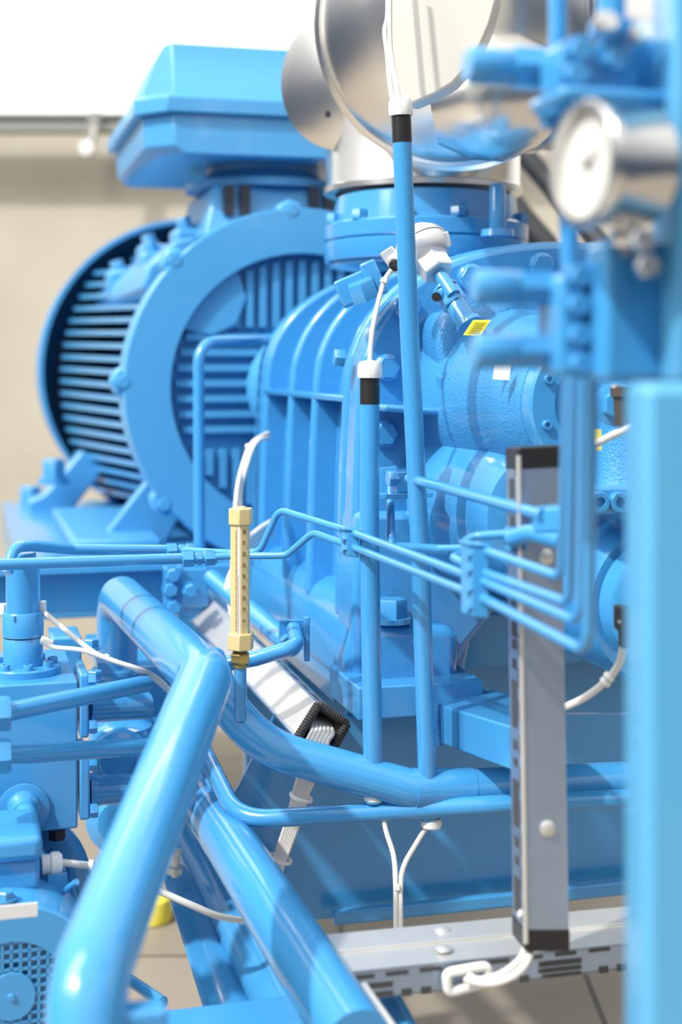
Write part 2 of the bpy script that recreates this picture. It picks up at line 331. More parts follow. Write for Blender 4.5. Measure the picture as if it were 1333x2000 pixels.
tb = P('terminal_box', 'motor', mo, lambda b: rings(b, [[M(v, q, u) for v, u in ((-.285*s, -.06), (-.345*s, -.13), (-.345*s, -.70), (.30*s, -.70), (.345*s, -.62), (.345*s, -.13), (.285*s, -.06))] for q, s in ((.52, .90), (.54, .985), (.61, 1.0))]), bevel=0.004)
P('lid', 'motor', tb, lambda b: rings(b, [[M(v, .61, u) for v, u in ((-.30, -.045), (-.365, -.12), (-.365, -.72), (.32, -.72), (.365, -.62), (.365, -.12), (.30, -.045))],
   [M(v, .645, u) for v, u in ((-.30, -.045), (-.365, -.12), (-.365, -.72), (.32, -.72), (.365, -.62), (.365, -.12), (.30, -.045))],
   [M(v, .655, u) for v, u in ((-.285, -.06), (-.345, -.13), (-.345, -.70), (.30, -.70), (.345, -.62), (.345, -.13), (.285, -.06))],
   [M(v, .775, u) for v, u in ((-.285, -.10), (-.297, -.13), (-.297, -.62), (.27, -.62), (.297, -.60), (.297, -.13), (.285, -.10))]]), bevel=0.004)
# motor feet
P('foot', 'motor', mo, poly, [(296, 928), (372, 985), (352, 1010), (322, 1068), (188, 1068)], ud(300, 3.35), -A*0.05, bevel=0.006)
P('foot', 'motor', mo, poly, [(160, 880), (215, 905), (130, 1010), (150, 1068), (60, 1068), (55, 980), (88, 965)], ud(150, 4.1), -A*0.08, bevel=0.008)
P('foot_pad', 'motor', mo, lambda b: prism(b, [M(-0.50, -0.37, -0.12), M(-0.30, -0.37, -0.12), M(-0.30, -0.34, -0.12), M(-0.50, -0.34, -0.12)], -A*0.75), bevel=0.01)
for x, y, d in ((105, 925, 4.0), (60, 975, 4.3)):
    P('foot_bolt', 'motor', mo, bolt, D(x, y+20, d), Z, 0.06, 0.07)
P('foot', 'motor', mo, lambda b: prism(b, [M(0.30, -0.24, -0.12), M(0.42, -0.24, -0.12), M(0.54, -0.37, -0.12), M(0.30, -0.37, -0.12)], -A*0.75), bevel=0.01)

# ================================================================== COMPRESSOR
co = T('screw_compressor', 'huge glossy blue screw compressor casing with arched ribs and bolted front flange', 'compressor', U(900, 1330, ud(676, 2.29)))
uF = ud(676, 2.29)
OUT = [(658, 1204), (662, 1060), (667, 900), (676, 735), (691, 670), (720, 615), (762, 568), (815, 530), (880, 502), (960, 484), (1060, 477), (1187, 486), (1290, 525), (1370, 610), (1412, 740), (1418, 900), (1400, 1060), (1360, 1195)]
def outl(scale=1.0, du=0.0, tail=True, n=5):
    P3 = []
    for x, y in OUT: 
        x2, y2 = 1040+(x-1040)*scale, 900+(y-900)*scale
        P3.append(U(x2, y2, uF))
    return [p+A*du for p in crom(P3, n)]
u1, u2, u3 = ud(527, 2.9)-uF, ud(578, 2.68)-uF, ud(619, 2.5)-uF
P('rotor_housing', 'cast', co, lambda b: prism(b, outl(0.86, u1-0.02), A*(-u1+0.02)))
for k, du in enumerate((u1, u2, u3)):
    P('arch_rib', 'cast', co, lambda b: prism(b, outl(1.0, du-0.012), A*0.026), bevel=0.009)
P('rear_flange', 'cast', co, lambda b: prism(b, outl(0.985, u1-0.10), A*0.05), bevel=0.008)
P('cover_flange', 'cast', co, lambda b: prism(b, outl(1.0, -0.02), A*0.032), bevel=0.009)
P('front_flange', 'cast', co, lambda b: prism(b, outl(0.995, 0.014), A*0.066), bevel=0.012)
wr = U(676, 780, uF)
P('split_rib', 'cast', co, lambda b: prism(b, [U(672, 772, uF)+A*u1, U(760, 772, uF)+A*u1, U(760, 786, uF)+A*u1, U(672, 786, uF)+A*u1], A*(-u1)), bevel=0.004)
# web joining the arch to the ground: base slab, foot pads, sloping front leg
P('base_slab', 'cast', co, lambda b: prism(b, [U(x, y, uF)+A*(u1-0.1) for x, y in ((644, 1318), (648, 1262), (656, 1214), (672, 1180), (700, 1160), (900, 1160), (868, 1318))], A*(-u1+0.19)), bevel=0.012)
uf = uF+0.08
P('leg_web', 'cast', co, poly, [(690, 1180), (690, 1330), (880, 1336), (915, 1262), (968, 1195), (1050, 1150), (1050, 1000), (700, 1000)], uf+0.02, -A*0.10, bevel=0.012)
P('foot_pad', 'cast', co, lambda b: prism(b, [U(x, y, uf+0.02) for x, y in ((702, 1222), (730, 1214), (870, 1214), (880, 1230), (878, 1334), (702, 1334))], A*0.045), bevel=0.028)
P('anchor_bolt', 'paint', co, bolt, U(764, 1215, uf+0.045)+Z*0.0, Z, 0.044, 0.036)
uq = uf+0.0
for x, y in ((755, 718), (751, 847), (780, 1040), (745, 1150), (818, 1130), (795, 602), (918, 542), (1056, 520), (1180, 530)):
    P('flange_bolt', 'cast', co, lambda b: lathe(b, U(x, y, uq), A, [(0, 0.0215), (0.009, 0.0215), (0.012, 0.018)], 28) or hexh(b, U(x, y, uq)+A*0.004, A, 0.033, 0.012))
# main bearing housing (male rotor), pointing forward along the axis
def axl(b, x, y, d, prof, seg=64):
    o = D(x, y, d); lathe(b, o, A, prof, seg)
P('rotor_barrel', 'rough', co, axl, 1150, 788, 1.95, [(-0.34, 0.155), (-0.10, 0.118), (-0.03, 0.105), (0.0, 0.100)])
P('bearing_cap', 'paint', co, axl, 1150, 788, 1.95, [(-0.01, 0.099), (0.026, 0.099), (0.030, 0.095), (0.030, 0.063), (0.022, 0.062), (0.022, 0.0)])
for k in range(8):
    a = radians(20+k*45); P('cap_screw', 'paint', co, socket, D(1150, 788, 1.95)+A*0.03+V*0.08*cos(a)+Z*0.08*sin(a), A, 0.0065, 0.006)
P('shoulder', 'rough', co, lambda b: prism(b, crom([U(x, y, uf) for x, y in ((828, 620), (900, 600), (1000, 560), (1100, 560), (1250, 600), (1380, 700), (1380, 950), (1150, 930), (960, 880), (860, 800), (822, 700))], 5, True), A*0.10), bevel=0.02)
P('mid_web', 'cast', co, lambda b: prism(b, [U(x, y, uf) for x, y in ((715, 786), (905, 800), (905, 814), (715, 800))], A*0.10), bevel=0.005)
P('rib_pocket', 'cast', co, lambda b: prism(b, [U(x, y, uf+0.01) for x, y in ((840, 712), (892, 722), (898, 775), (842, 778))], A*0.085), bevel=0.008)
P('pocket_bolt', 'paint', co, lambda b: box(b, U(872, 748, uf+0.10), V*0.013, Z*0.011, A*0.014), bevel=0.004)
P('boss_screw', 'paint', co, socket, U(913, 792, uf+0.115), A*0.6-V*0.5, 0.016, 0.016)
P('female_barrel', 'cast', co, axl, 1075, 1010, 2.0, [(-0.24, 0.135), (-0.04, 0.108), (0.0, 0.094), (0.006, 0.07)])
P('side_barrel', 'cast', co, axl, 1300, 1180, 1.95, [(-0.3, 0.12), (-0.02, 0.115), (0.0, 0.11), (0.006, 0.05)])
P('side_cap', 'paint', co, axl, 1308, 1185, 1.9, [(-0.03, 0.088), (0.0, 0.086), (0.004, 0.08)])
P('oil_port_flange', 'cast', co, mbox, 1160, 945, 1330, 1004, 1.86, 0.12, bevel=0.008)
P('port_neck', 'rough', co, lambda b: lathe(b, U(1225, 945, ud(1225, 1.92)), Z, [(-0.01, 0.052), (0.02, 0.045), (0.09, 0.04), (0.14, 0.05)], 40))
for x in (1207, 1168): P('port_screw', 'paint', co, socket, U(x, 980, ud(1245, 1.86)), A, 0.0135, 0.010)
P('plug_washer', 'paint', co, lambda b: lathe(b, D(1202, 790, 1.80), A-V*0.25, [(0, 0.028), (0.006, 0.028), (0.008, 0.022)], 32))
P('hex_plug', 'paint', co, lambda b: hexh(b, D(1204, 790, 1.793), A-V*0.25, 0.034, 0.018, rot=0.5))
# angled injection block (upper left of the flange)
P('angled_fitting', 'paint', co, lambda b: (box(b, D(700, 562, 2.20), Vector((0.030, 0.004, 0.013)), Vector((0, 0.022, 0)), Vector((-0.009, 0, 0.020))), box(b, D(730, 545, 2.19), Vector((0.012, 0, 0.005)), Vector((0, 0.016, 0)), Vector((-0.011, 0, 0.026)))), bevel=0.004)
P('hex_nut', 'paint', co, lambda b: hexh(b, D(716, 585, 2.17), Vector((-0.35, -0.2, 0.9)), 0.04, 0.03))
P('hex_nut', 'paint', co, lambda b: hexh(b, D(672, 700, 2.24), Vector((-1, -0.2, 0.1)), 0.026, 0.016))
# stickers
def sticker(b, c, ax, up, wd, hd):
    n = ax.cross(up).normalized(); box(b, c, ax.normalized()*wd/2, up.normalized()*hd/2, n*0.0006)
st = P('sticker', 'yellow', co, sticker, D(932, 640, 1.925), Vector((1, 0.1, 0.0)), Vector((0.42, 0.2, 0.6)), 0.024, 0.026, label='yellow sticker with black lines')
for k in range(5): P('printed_line', 'ink', st, sticker, D(932, 640, 1.923)+Vector((0.42, 0.2, 0.6)).normalized()*(k-2)*0.0042, Vector((1, 0.1, 0.0)), Vector((0.42, 0.2, 0.6)), 0.017, 0.0006)
P('sticker', 'paper', co, sticker, D(981, 727, 1.935), Vector((1, 0.15, -0.05)), Vector((0.15, 0.2, 1)), 0.023, 0.021, label='white sticker')
P('sticker', 'yellow', co, sticker, D(1166, 859, 1.80), Vector((1, 0.1, 0)), Vector((0, 0.1, 1)), 0.012, 0.027, label='small yellow sticker')
# suction flanges on top
P('suction_pipe', 'paint', co, lambda b: lathe(b, D(832, 420, 2.72), Z, [(-0.10, 0.185), (0.030, 0.172), (0.033, 0.168)], 64))
P('suction_flange', 'cast', co, lambda b: lathe(b, D(832, 473, 2.72), Z, [(-0.04, 0.193), (-0.034, 0.195), (-0.004, 0.195), (-0.001, 0.190), (0.002, 0.195), (0.028, 0.195), (0.032, 0.19)], 72))
for k in range(12):
    a = radians(195+k*30); q = D(832, 424, 2.72)+V*0.182*cos(a)+A*0.182*-sin(a)*-1
    P('flange_nut', 'paint', co, lambda b: hexh(b, D(832, 441, 2.72)+Vector((cos(a), sin(a), 0))*0.182, Z, 0.026, 0.018))
P('vent_stub', 'paint', co, lambda b: lathe(b, D(972, 462, 2.5), Z, [(0, 0.03), (0.012, 0.028), (0.014, 0.0145), (0.085, 0.0145), (0.092, 0.011)], 24))

# ================================================================== INSULATED DUCT
du = T('insulated_duct', 'shiny sheet-steel clad suction duct with a big round drum above the compressor', 'duct', D(826, 372, 2.75))
P('riser', 'steel', du, lambda b: lathe(b, D(826, 377, 2.75), Z, [(0, 0.190), (0.004, 0.188), (0.42, 0.184)], 80, cap0=False))
P('riser_collar', 'steel', du, lambda b: ringp(b, D(826, 381, 2.75), Z, 0.192, 0.17, 0.012, 80))
n1 = Vector((-0.30, -0.92, -0.22)).normalized()
P('drum', 'steel', du, lambda b: lathe(b, D(885, 45, 2.45), n1, [(-0.10, 0.243), (-0.02, 0.250), (-0.016, 0.255), (-0.008, 0.255), (-0.004, 0.247), (0.012, 0.244), (0.014, 0.238), (0.020, 0.236), (0.06, 0.205), (0.085, 0.12), (0.09, 0.0)], 112))
P('seam_bead', 'steel', du, lambda b: lathe(b, D(885, 45, 2.45), n1, [(0.020, 0.236), (0.026, 0.232), (0.022, 0.226)], 112, close=True))
P('side_disc', 'steel', du, lambda b: lathe(b, D(665, 158, 2.66), Vector((-0.5, -0.85, -0.1)).normalized(), [(-0.02, 0.128), (0, 0.130), (0.006, 0.128), (0.02, 0.10), (0.024, 0)], 72))
P('rivet', 'dark', du, lambda b: lathe(b, D(641, 222, 2.60), Vector((0, -1, 0)), [(-0.01, 0.006), (0.003, 0.005)], 16))
def cover(b):
    pts = [(758, -160), (759, 100), (766, 196), (806, 203), (850, 184), (885, 163), (915, 130), (940, 88), (958, 45), (970, 0), (978, -60), (980, -160)]
    prism(b, [D(x, y, 2.12-0.00008*(x-760)) for x, y in pts], Vector((0.012, 0.05, 0.0)))
P('cover_plate', 'cream', du, cover, bevel=0.004)
P('cross_duct', 'steel', du, lambda b: lathe(b, D(905, 95, 2.56), Vector((0.96, 0.28, 0)), [(0, 0.165), (0.12, 0.175), (0.125, 0.182), (0.14, 0.182), (0.145, 0.175), (0.9, 0.175)], 72))
P('lower_shell', 'steel', du, lambda b: lathe(b, D(960, 190, 2.36), Vector((0.9, -0.1, 0.16)), [(-0.10, 0.06), (-0.05, 0.095), (0.0, 0.108), (0.06, 0.095), (0.12, 0.055), (0.135, 0.02)], 72))

# ================================================================== CONDUITS
def conduit(pts, r, label, cap_y, capd, x):
    t = T('cable_conduit', label, 'conduit', Vector(D(*pts[-1])), 'upright cable conduits before the compressor')
    P('tube', 'paint', t, lambda b: tube(b, [D(*p) for p in pts], r, 0.2, seg=28))
    a, c = D(*pts[0]), D(*pts[1]); n = (a-c).normalized()
    P('black_band', 'black', t, lambda b: lathe(b, a-n*0.037, n, [(0, r*1.02), (0.038, r*1.02)], 32))
    P('gland_nut', 'white', t, lambda b: (lathe(b, a, n, [(0, r*1.22), (0.006, r*1.28), (0.018, r*1.24), (0.023, r*1.05), (0.025, r*0.3)], 24), hexh(b, a+n*0.003, n, r*2.25, 0.012)))
    return t
conduit([(723, 738, 2.0), (722, 1050, 2.0), (729, 1500, 2.0), (731, 1566, 2.0)], 0.0138, 'short blue cable conduit with white gland and black band below the aluminium probe head', 0, 0, 0)
t = conduit([(784, 226, 1.95), (800, 640, 1.96), (822, 1100, 1.98), (838, 1600, 2.0)], 0.0132, 'tall blue cable conduit rising up to the cream cover plate', 0, 0, 0)
for (x, y) in ((731, 1560), (843, 1612)):
    S('cable_gland', 'white', 'white gland closing the foot of the '+('short' if x < 800 else 'tall')+' blue conduit', 'cable gland', lambda b: ccyl(b, D(x, y-14, 2.0), D(x, y+4, 2.0), 0.0145), group='white glands under the conduits')
def cable(label, pts, r=0.0035, ties=(), group=None, name='cable'):
    t = T(name, label, 'cable', D(*pts[0]), group)
    P('sheath', 'cable', t, lambda b: spline_tube(b, [D(*p) for p in pts], r))
    for (x, y, d, n) in ties:
        nn = Vector(n).normalized(); c = D(x, y, d)
        P('cable_tie', 'white', t, lambda b: (lathe(b, c-nn*0.003, nn, [(0, r*1.55), (0.006, r*1.55)], 16), box(b, c+perp(nn)[0]*r*1.6, nn*0.003, perp(nn)[0]*0.004, perp(nn)[1]*0.003)))
    return t
cable('white cable looping from the probe head down into the short conduit', [(764, 528, 2.06), (750, 552, 2.05), (737, 600, 2.03), (727, 650, 2.01), (722, 712, 2.0)], 0.0036, [(751, 548, 2.05, (0.4, 0, 1))])
cable('upper white cable hanging down the edge of the cream cover plate', [(757, -120, 2.08), (758, 20, 2.07), (752, 60, 2.06), (757, 105, 2.04), (762, 160, 2.0), (768, 200, 1.96)], 0.0036)
cable('second white cable twisting into the tall conduit gland', [(764, -120, 2.06), (762, 60, 2.04), (768, 130, 2.02), (776, 170, 1.98), (780, 210, 1.955)], 0.0034)
cable('white cable leaving the foot of the short conduit', [(745, 1564, 2.0), (754, 1620, 1.99), (769, 1670, 1.97), (773, 1720, 1.95), (774, 1815, 1.93)], 0.0036, [(776, 1730, 1.95, (0, 0, 1))], 'cables below the conduits')
cable('white cable leaving the foot of the tall conduit', [(833, 1616, 2.0), (812, 1650, 1.99), (790, 1690, 1.96), (783, 1730, 1.95), (783, 1815, 1.93)], 0.0036, [], 'cables below the conduits')

# ================================================================== PROBE HEAD
ph = T('temperature_probe', 'silver aluminium probe head on an angled blue hexagon socket', 'temperature sensor', D(925, 630, 2.0))
pd = (D(822, 478, 2.12)-D(925, 632, 2.03)).normalized()
c0 = D(825, 484, 2.10)
P('head', 'alu', ph, lambda b: lathe(b, c0-pd*0.030, pd, [(0, 0.022), (0.006, 0.032), (0.022, 0.040), (0.028, 0.041), (0.029, 0.039)], 48))
P('lid', 'alu', ph, lambda b: lathe(b, c0-pd*0.0005, pd, [(0, 0.042), (0.004, 0.042), (0.012, 0.039), (0.026, 0.028), (0.034, 0.012), (0.036, 0)], 48))
P('hinge', 'alu', ph, lambda b: box(b, D(868, 470, 2.09), Vector((0.008, 0, 0.003)), Vector((0, 0.008, 0)), Vector((-0.003, 0, 0.011))), bevel=0.002)
P('hinge', 'alu', ph, lambda b: box(b, D(762, 500, 2.10), Vector((0.009, 0, 0.006)), Vector((0, 0.008, 0)), Vector((-0.006, 0, 0.009))), bevel=0.002)
P('neck', 'alu', ph, lambda b: hexh(b, c0-pd*0.028, -pd, 0.044, 0.026))
P('cable_entry', 'alu', ph, lambda b: lathe(b, D(790, 502, 2.08), D(764, 526, 2.05)-D(790, 502, 2.08), [(0, 0.015), (0.024, 0.0155), (0.028, 0.012), (0.028, 0.009), (0.01, 0.008)], 28))
P('seal', 'black', ph, lambda b: lathe(b, D(772, 518, 2.060), D(764, 526, 2.05)-D(790, 502, 2.08), [(0, 0.0082), (0.004, 0.0082)], 28))
P('thin_rod', 'paint', ph, lambda b: cyl(b, c0-pd*0.04, c0-pd*0.10, 0.010))
P('socket_nut', 'paint', ph, lambda b: (hexh(b, D(872, 568, 2.07), -pd, 0.034, 0.030), lathe(b, D(872, 568, 2.07)+pd*0.008, -pd, [(0, 0.012), (0.004, 0.020), (0.008, 0.020)], 24)))
P('socket', 'paint', ph, lambda b: lathe(b, D(888, 590, 2.06), -pd, [(0, 0.0165), (0.040, 0.0165), (0.043, 0.020), (0.05, 0.020)], 32))
P('side_plug', 'paint', ph, lambda b: cyl(b, D(876, 572, 2.07), D(854, 579, 2.05), 0.0085))
P('plug_hole', 'black', ph, lambda b: cyl(b, D(855, 579, 2.051), D(852, 580, 2.045), 0.0065))

# ================================================================== THERMOMETER
th = T('industrial_thermometer', 'upright gold cased glass thermometer with brass nut screwed into the blue oil pipe', 'thermometer', D(469, 1385, 2.0))
tx = Vector((0.94, -0.34, 0)); ty = Vector((0.34, 0.94, 0)); tcx = D(468, 1140, 2.0)
def tz(y): return CZ+(HY-y)*2.0/F
def tb_(b, y0, y1, hw, hd, ox=0, oy=0): box(b, Vector((tcx.x, tcx.y, (tz(y0)+tz(y1))/2))+tx*ox+ty*oy, tx*hw, ty*hd, Z*(tz(y0)-tz(y1))/2)
def vprof(b, y0, y1, s=1.0, open_=True):
    zb = tz(y1); c = Vector((tcx.x, tcx.y, zb))
    q = [(-.0125, -.006), (-.0025, -.0115), (0.0, -.0095), (.0035, -.0125), (.0125, -.0075), (.0145, .006), (.008, .011), (-.010, .010)] if open_ else [(-.0145, -.008), (0.001, -.0165), (.0155, -.0095), (.018, .005), (.009, .014), (-.011, .012)]
    prism(b, [c+Vector((1, 0, 0))*x*s+Vector((0, 1, 0))*y*s for x, y in q], Z*(tz(y0)-zb))
P('case', 'gold', th, vprof, 1020, 1240, 0.98)
P('cap', 'gold', th, lambda b: vprof(b, 992, 1024, 1.02, False), bevel=0.0015)
P('cap_screw', 'gold', th, lambda b: lathe(b, Vector((tcx.x+0.003, tcx.y, tz(992))), Z, [(0, 0.007), (0.002, 0.0065), (0.0022, 0.003)], 20))
P('socket_body', 'gold', th, lambda b: vprof(b, 1236, 1268, 1.1, False), bevel=0.0015)
P('glass_tube', 'glass', th, lambda b: cyl(b, Vector((tcx.x+0.0005, tcx.y-0.0105, tz(1236))), Vector((tcx.x+0.0005, tcx.y-0.0105, tz(1024))), 0.0021, seg=14))
P('mercury_column', 'needle', th, lambda b: cyl(b, Vector((tcx.x-0.0006, tcx.y-0.0125, tz(1236))), Vector((tcx.x-0.0006, tcx.y-0.0125, tz(1120))), 0.0003, seg=8))
fx = Vector((.009, .005, 0)).normalized()
for k in range(9):
    yk = 1210-k*21.6; c = Vector((tcx.x+0.0077, tcx.y-0.0106, tz(yk)))
    text('numeral', str(k*10), 0.0062, c+Vector((0.0003, -0.0006, 0)), Z, -fx, 'ink', th)
def ticks(b):
    for k in range(60): 
        c = Vector((tcx.x-0.0042, tcx.y-0.0113, tz(1228-k*3.3))); box(b, c, Vector((.010, -.0055, 0)).normalized()*(0.0014 if k % 5 == 0 else 0.0009), Vector((0, 0.0004, 0)), Z*0.0002)
P('scale_ticks', 'ink', th, ticks)
P('brass_nut', 'brass', th, lambda b: (lathe(b, Vector((tcx.x+.001, tcx.y, tz(1272))), Z, [(0, 0.010), (0.004, 0.0095)], 24), lathe(b, Vector((tcx.x+.001, tcx.y, tz(1294))), Z, [(0, 0.0135), (0.002, 0.0145), (0.012, 0.0145), (0.0145, 0.012), (0.0155, 0.009)], 6), lathe(b, Vector((tcx.x+.001, tcx.y, tz(1303))), Z, [(0, 0.0105), (0.001, 0.0115), (0.006, 0.012), (0.008, 0.011)], 28)))
P('stem', 'paint', th, lambda b: lathe(b, Vector((tcx.x+.001, tcx.y, tz(1392))), Z, [(-0.01, 0.0088), (0.064, 0.0088)], 24))

# ================================================================== PIPES
def pipe(name, label, pts, r, bend=0.05, collars=(), mat_='paint', seg=28, group=None, cat='pipe'):
    if not collars: 
        return S(name, mat_, label, cat, lambda b: tube(b, [D(*p) for p in pts], r, bend, seg=seg), group=group)
    t = T(name, label, cat, D(*pts[0]), group)
    P('tube', mat_, t, lambda b: tube(b, [D(*p) for p in pts], r, bend, seg=seg))
    for c in collars: c(t)
    return t
big = [(228, 1345, 2.45), (231, 1160, 2.40), (400, 1325, 1.80), (172, 1915, 1.26), (160, 2150, 1.22)]
P3 = [D(*p) for p in big]
t = T('coolant_pipe', 'widest blue pipe, bending over at left and running down towards the viewer', 'pipe', P3[0])
P('tube', 'paint', t, lambda b: tube(b, P3, 0.0355, [0, 0.055, 0.06, 0.06, 0], seg=40))
P('weld_ring', 'paint', t, lambda b: lathe(b, D(228, 1318, 2.44), Z, [(0, 0.037), (0.004, 0.042), (0.012, 0.042), (0.016, 0.037)], 36))
P('end_flange', 'paint', t, lambda b: lathe(b, P3[-1]+(P3[-2]-P3[-1]).normalized()*0.01, (P3[-1]-P3[-2]), [(0, 0.0355), (0.012, 0.037), (0.05, 0.037)], 36))
S('pipe_saddle', 'paint', 'blue foreground saddle plate under the bottom end of the widest pipe', 'pipe support', mbox, 120, 1986, 330, 2050, 1.24, 0.03, bevel=0.004)
S('oil_pipe', 'paint', 'bright blue oil pipe in the middle carrying the thermometer and bending right', 'pipe',
  lambda b: tube(b, [D(*p) for p in ((405, 1290, 2.10), (437, 1372, 2.04), (520, 1462, 2.0), (808, 1542, 2.0), (925, 1540, 2.02), (1480, 1512, 2.12))], 0.0275, [0, 0.16, 0.14, 0.1, 0.1, 0], seg=36))
S('shadow_edge_sleeve', 'paint', 'added slightly thicker blue sleeve marking a shadow edge on the oil pipe at the tall conduit foot', 'shadow edge sleeve', lambda b: cyl(b, D(808, 1541, 2.0), D(922, 1540, 2.02), 0.0288, seg=36))  # added sleeve on a plain pipe, its end shaped to mark a shadow edge
S('lower_oil_pipe', 'paint', 'thin blue pipe passing below the thermometer pipe and bending up at left', 'pipe',
  lambda b: tube(b, [D(*p) for p in ((385, 1440, 2.2), (465, 1602, 2.02), (960, 1572, 1.98), (1480, 1548, 2.05))], 0.0130, 0.075, seg=28))
S('drain_pipe', 'paint', 'thin blue drain pipe just left of the bend of the lower oil pipe', 'pipe', lambda b: tube(b, [D(*p) for p in ((372, 1455, 2.22), (455, 1625, 2.06), (560, 1700, 2.2))], 0.0045, 0.05))
S('return_pipe', 'paint', 'large glossy blue pipe slanting down to the bottom centre', 'pipe',
  lambda b: tube(b, [D(*p) for p in ((360, 1440, 2.35), (395, 1560, 2.2), (700, 2040, 1.50))], 0.0375, 0.1, seg=40))
S('return_pipe', 'paint', 'shaded blue pipe lying left behind the slanting bottom pipe', 'pipe',
  lambda b: tube(b, [D(*p) for p in ((330, 1560, 2.45), (600, 2060, 1.95))], 0.036, 0.1, seg=40))
S('hydraulic_tube', 'paint', 'blue tube with a single bend standing between motor and compressor', 'tube',
  lambda b: tube(b, [D(*p) for p in ((565, 662, 3.03), (388, 668, 2.86), (390, 1090, 2.86))], 0.0115, 0.045))
t = T('hydraulic_tube', 'short blue tube curling behind the brass nut up to a bracket', 'tube', D(450, 1290, 2.12))
P('tube', 'paint', t, lambda b: tube(b, [D(*p) for p in ((420, 1300, 2.13), (500, 1286, 2.12), (582, 1262, 2.12), (574, 1228, 2.2))], 0.0115, 0.02))
P('bracket_plate', 'paint', t, lambda b: box(b, D(575, 1232, 2.215), Vector((0.024, 0.004, 0)), Vector((0, 0.003, 0)), Vector((0, 0, 0.018))), bevel=0.002)
P('bracket_post', 'paint', t, lambda b: box(b, D(600, 1246, 2.18), Vector((0.0045, 0, 0)), Vector((0, 0.012, 0)), Vector((0, 0, 0.034))), bevel=0.002)
# tubes with screw fittings at left
def fitting(t, c, n, s=1.0):
    n = n.normalized()
    P('union_nut', 'paint', t, lambda b: lathe(b, c-n*0.024*s, n, [(0, 0.009*s), (0.002*s, 0.0125*s), (0.016*s, 0.0125*s), (0.018*s, 0.010*s)], 6))
    P('union_nut', 'paint', t, lambda b: lathe(b, c+n*0.008*s, n, [(0, 0.009*s), (0.002*s, 0.0115*s), (0.014*s, 0.0115*s), (0.018*s, 0.008*s)], 6))
    P('union_body', 'paint', t, lambda b: (lathe(b, c-n*0.006*s, n, [(0, 0.008*s), (0.014*s, 0.008*s)], 20), lathe(b, c-n*0.002*s, n, [(0, 0.0105*s), (0.006*s, 0.0105*s)], 6)))
tA = [(14, 1120, 2.0), (26, 1068, 2.02), (62, 1066, 2.05), (140, 1073, 2.12), (340, 1074, 2.2), (450, 1080, 2.14), (508, 1078, 2.12), (545, 995, 2.10), (690, 1040, 2.0), (940, 1133, 1.57), (1135, 1217, 1.34), (1140, 700, 1.27)]
t = T('hydraulic_tube', 'long blue tube crossing behind the thermometer, the one rising at far left', 'tube', D(*tA[0]))
P('tube', 'paint', t, lambda b: tube(b, [D(*p) for p in tA[:5]], 0.0082, 0.03))
P('tube', 'paint', t, lambda b: tube(b, [D(*p) for p in tA[4:10]], 0.0052, 0.022))
P('tube', 'paint', t, lambda b: tube(b, [D(*p) for p in tA[9:]], 0.0053, 0.028))
fitting(t, D(354, 1074, 2.195), V, 0.95)
tB = [(-80, 1103, 1.95), (0, 1103, 1.97), (372, 1090, 2.1), (450, 1086, 2.1), (560, 1085, 2.08), (612, 1040, 2.06), (690, 1068, 2.0), (940, 1166, 1.57), (1150, 1276, 1.30), (1158, 700, 1.24)]
t = T('hydraulic_tube', 'long blue tube crossing in front, hexagon fitting just left of the thermometer', 'tube', D(*tB[1]))
P('tube', 'paint', t, lambda b: tube(b, [D(*p) for p in tB[:3]], 0.0082, 0.03))
P('tube', 'paint', t, lambda b: tube(b, [D(*p) for p in tB[2:8]], 0.0052, 0.022))
P('tube', 'paint', t, lambda b: tube(b, [D(*p) for p in tB[7:]], 0.0056, 0.030))
fitting(t, D(388, 1090, 2.1), V+A*0.05, 1.05)
# the two inner loops behind the right clamp
S('hydraulic_tube', 'paint', 'blue tube of the right clamp that forms the uppermost loop', 'tube', lambda b: tube(b, [D(*p) for p in ((1080, 1038, 1.56), (1010, 1042, 1.60), (884, 1050, 1.66), (944, 1074, 1.57), (1098, 1128, 1.40), (1110, 700, 1.31))], 0.0050, 0.022))
S('hydraulic_tube', 'paint', 'blue tube of the right clamp that forms the small second loop', 'tube', lambda b: tube(b, [D(*p) for p in ((860, 1072, 1.78), (935, 1070, 1.70), (884, 1088, 1.65), (944, 1117, 1.57), (1112, 1178, 1.37), (1122, 700, 1.29))], 0.0051, 0.018))
S('hydraulic_tube', 'paint', 'small blue tube dropping from the upper bracket and turning right', 'tube', lambda b: tube(b, [D(*p) for p in ((763, 930, 2.10), (764, 1066, 2.06), (880, 1074, 1.76))], 0.0060, 0.022))
S('hydraulic_tube', 'paint', 'thicker single blue tube running from the upper bracket block to the post', 'tube', lambda b: tube(b, [D(*p) for p in ((800, 934, 2.0), (1062, 1006, 1.54))], 0.0070, 0.02))
S('hydraulic_tube', 'paint', 'dark blue tube with union ring curving down at the gauge neck', 'tube', lambda b: tube(b, [D(*p) for p in ((1075, 140, 1.2), (1082, 190, 1.2), (1068, 215, 1.25), (1082, 245, 1.25))], 0.010, 0.02))
S('hydraulic_tube', 'paint', 'blurred upright blue tube at top passing behind the upper valve', 'tube', lambda b: tube(b, [D(*p) for p in ((1090, -150, 1.25), (1092, 200, 1.25), (1112, 440, 1.25), (1118, 560, 1.25))], 0.0085, 0.1))
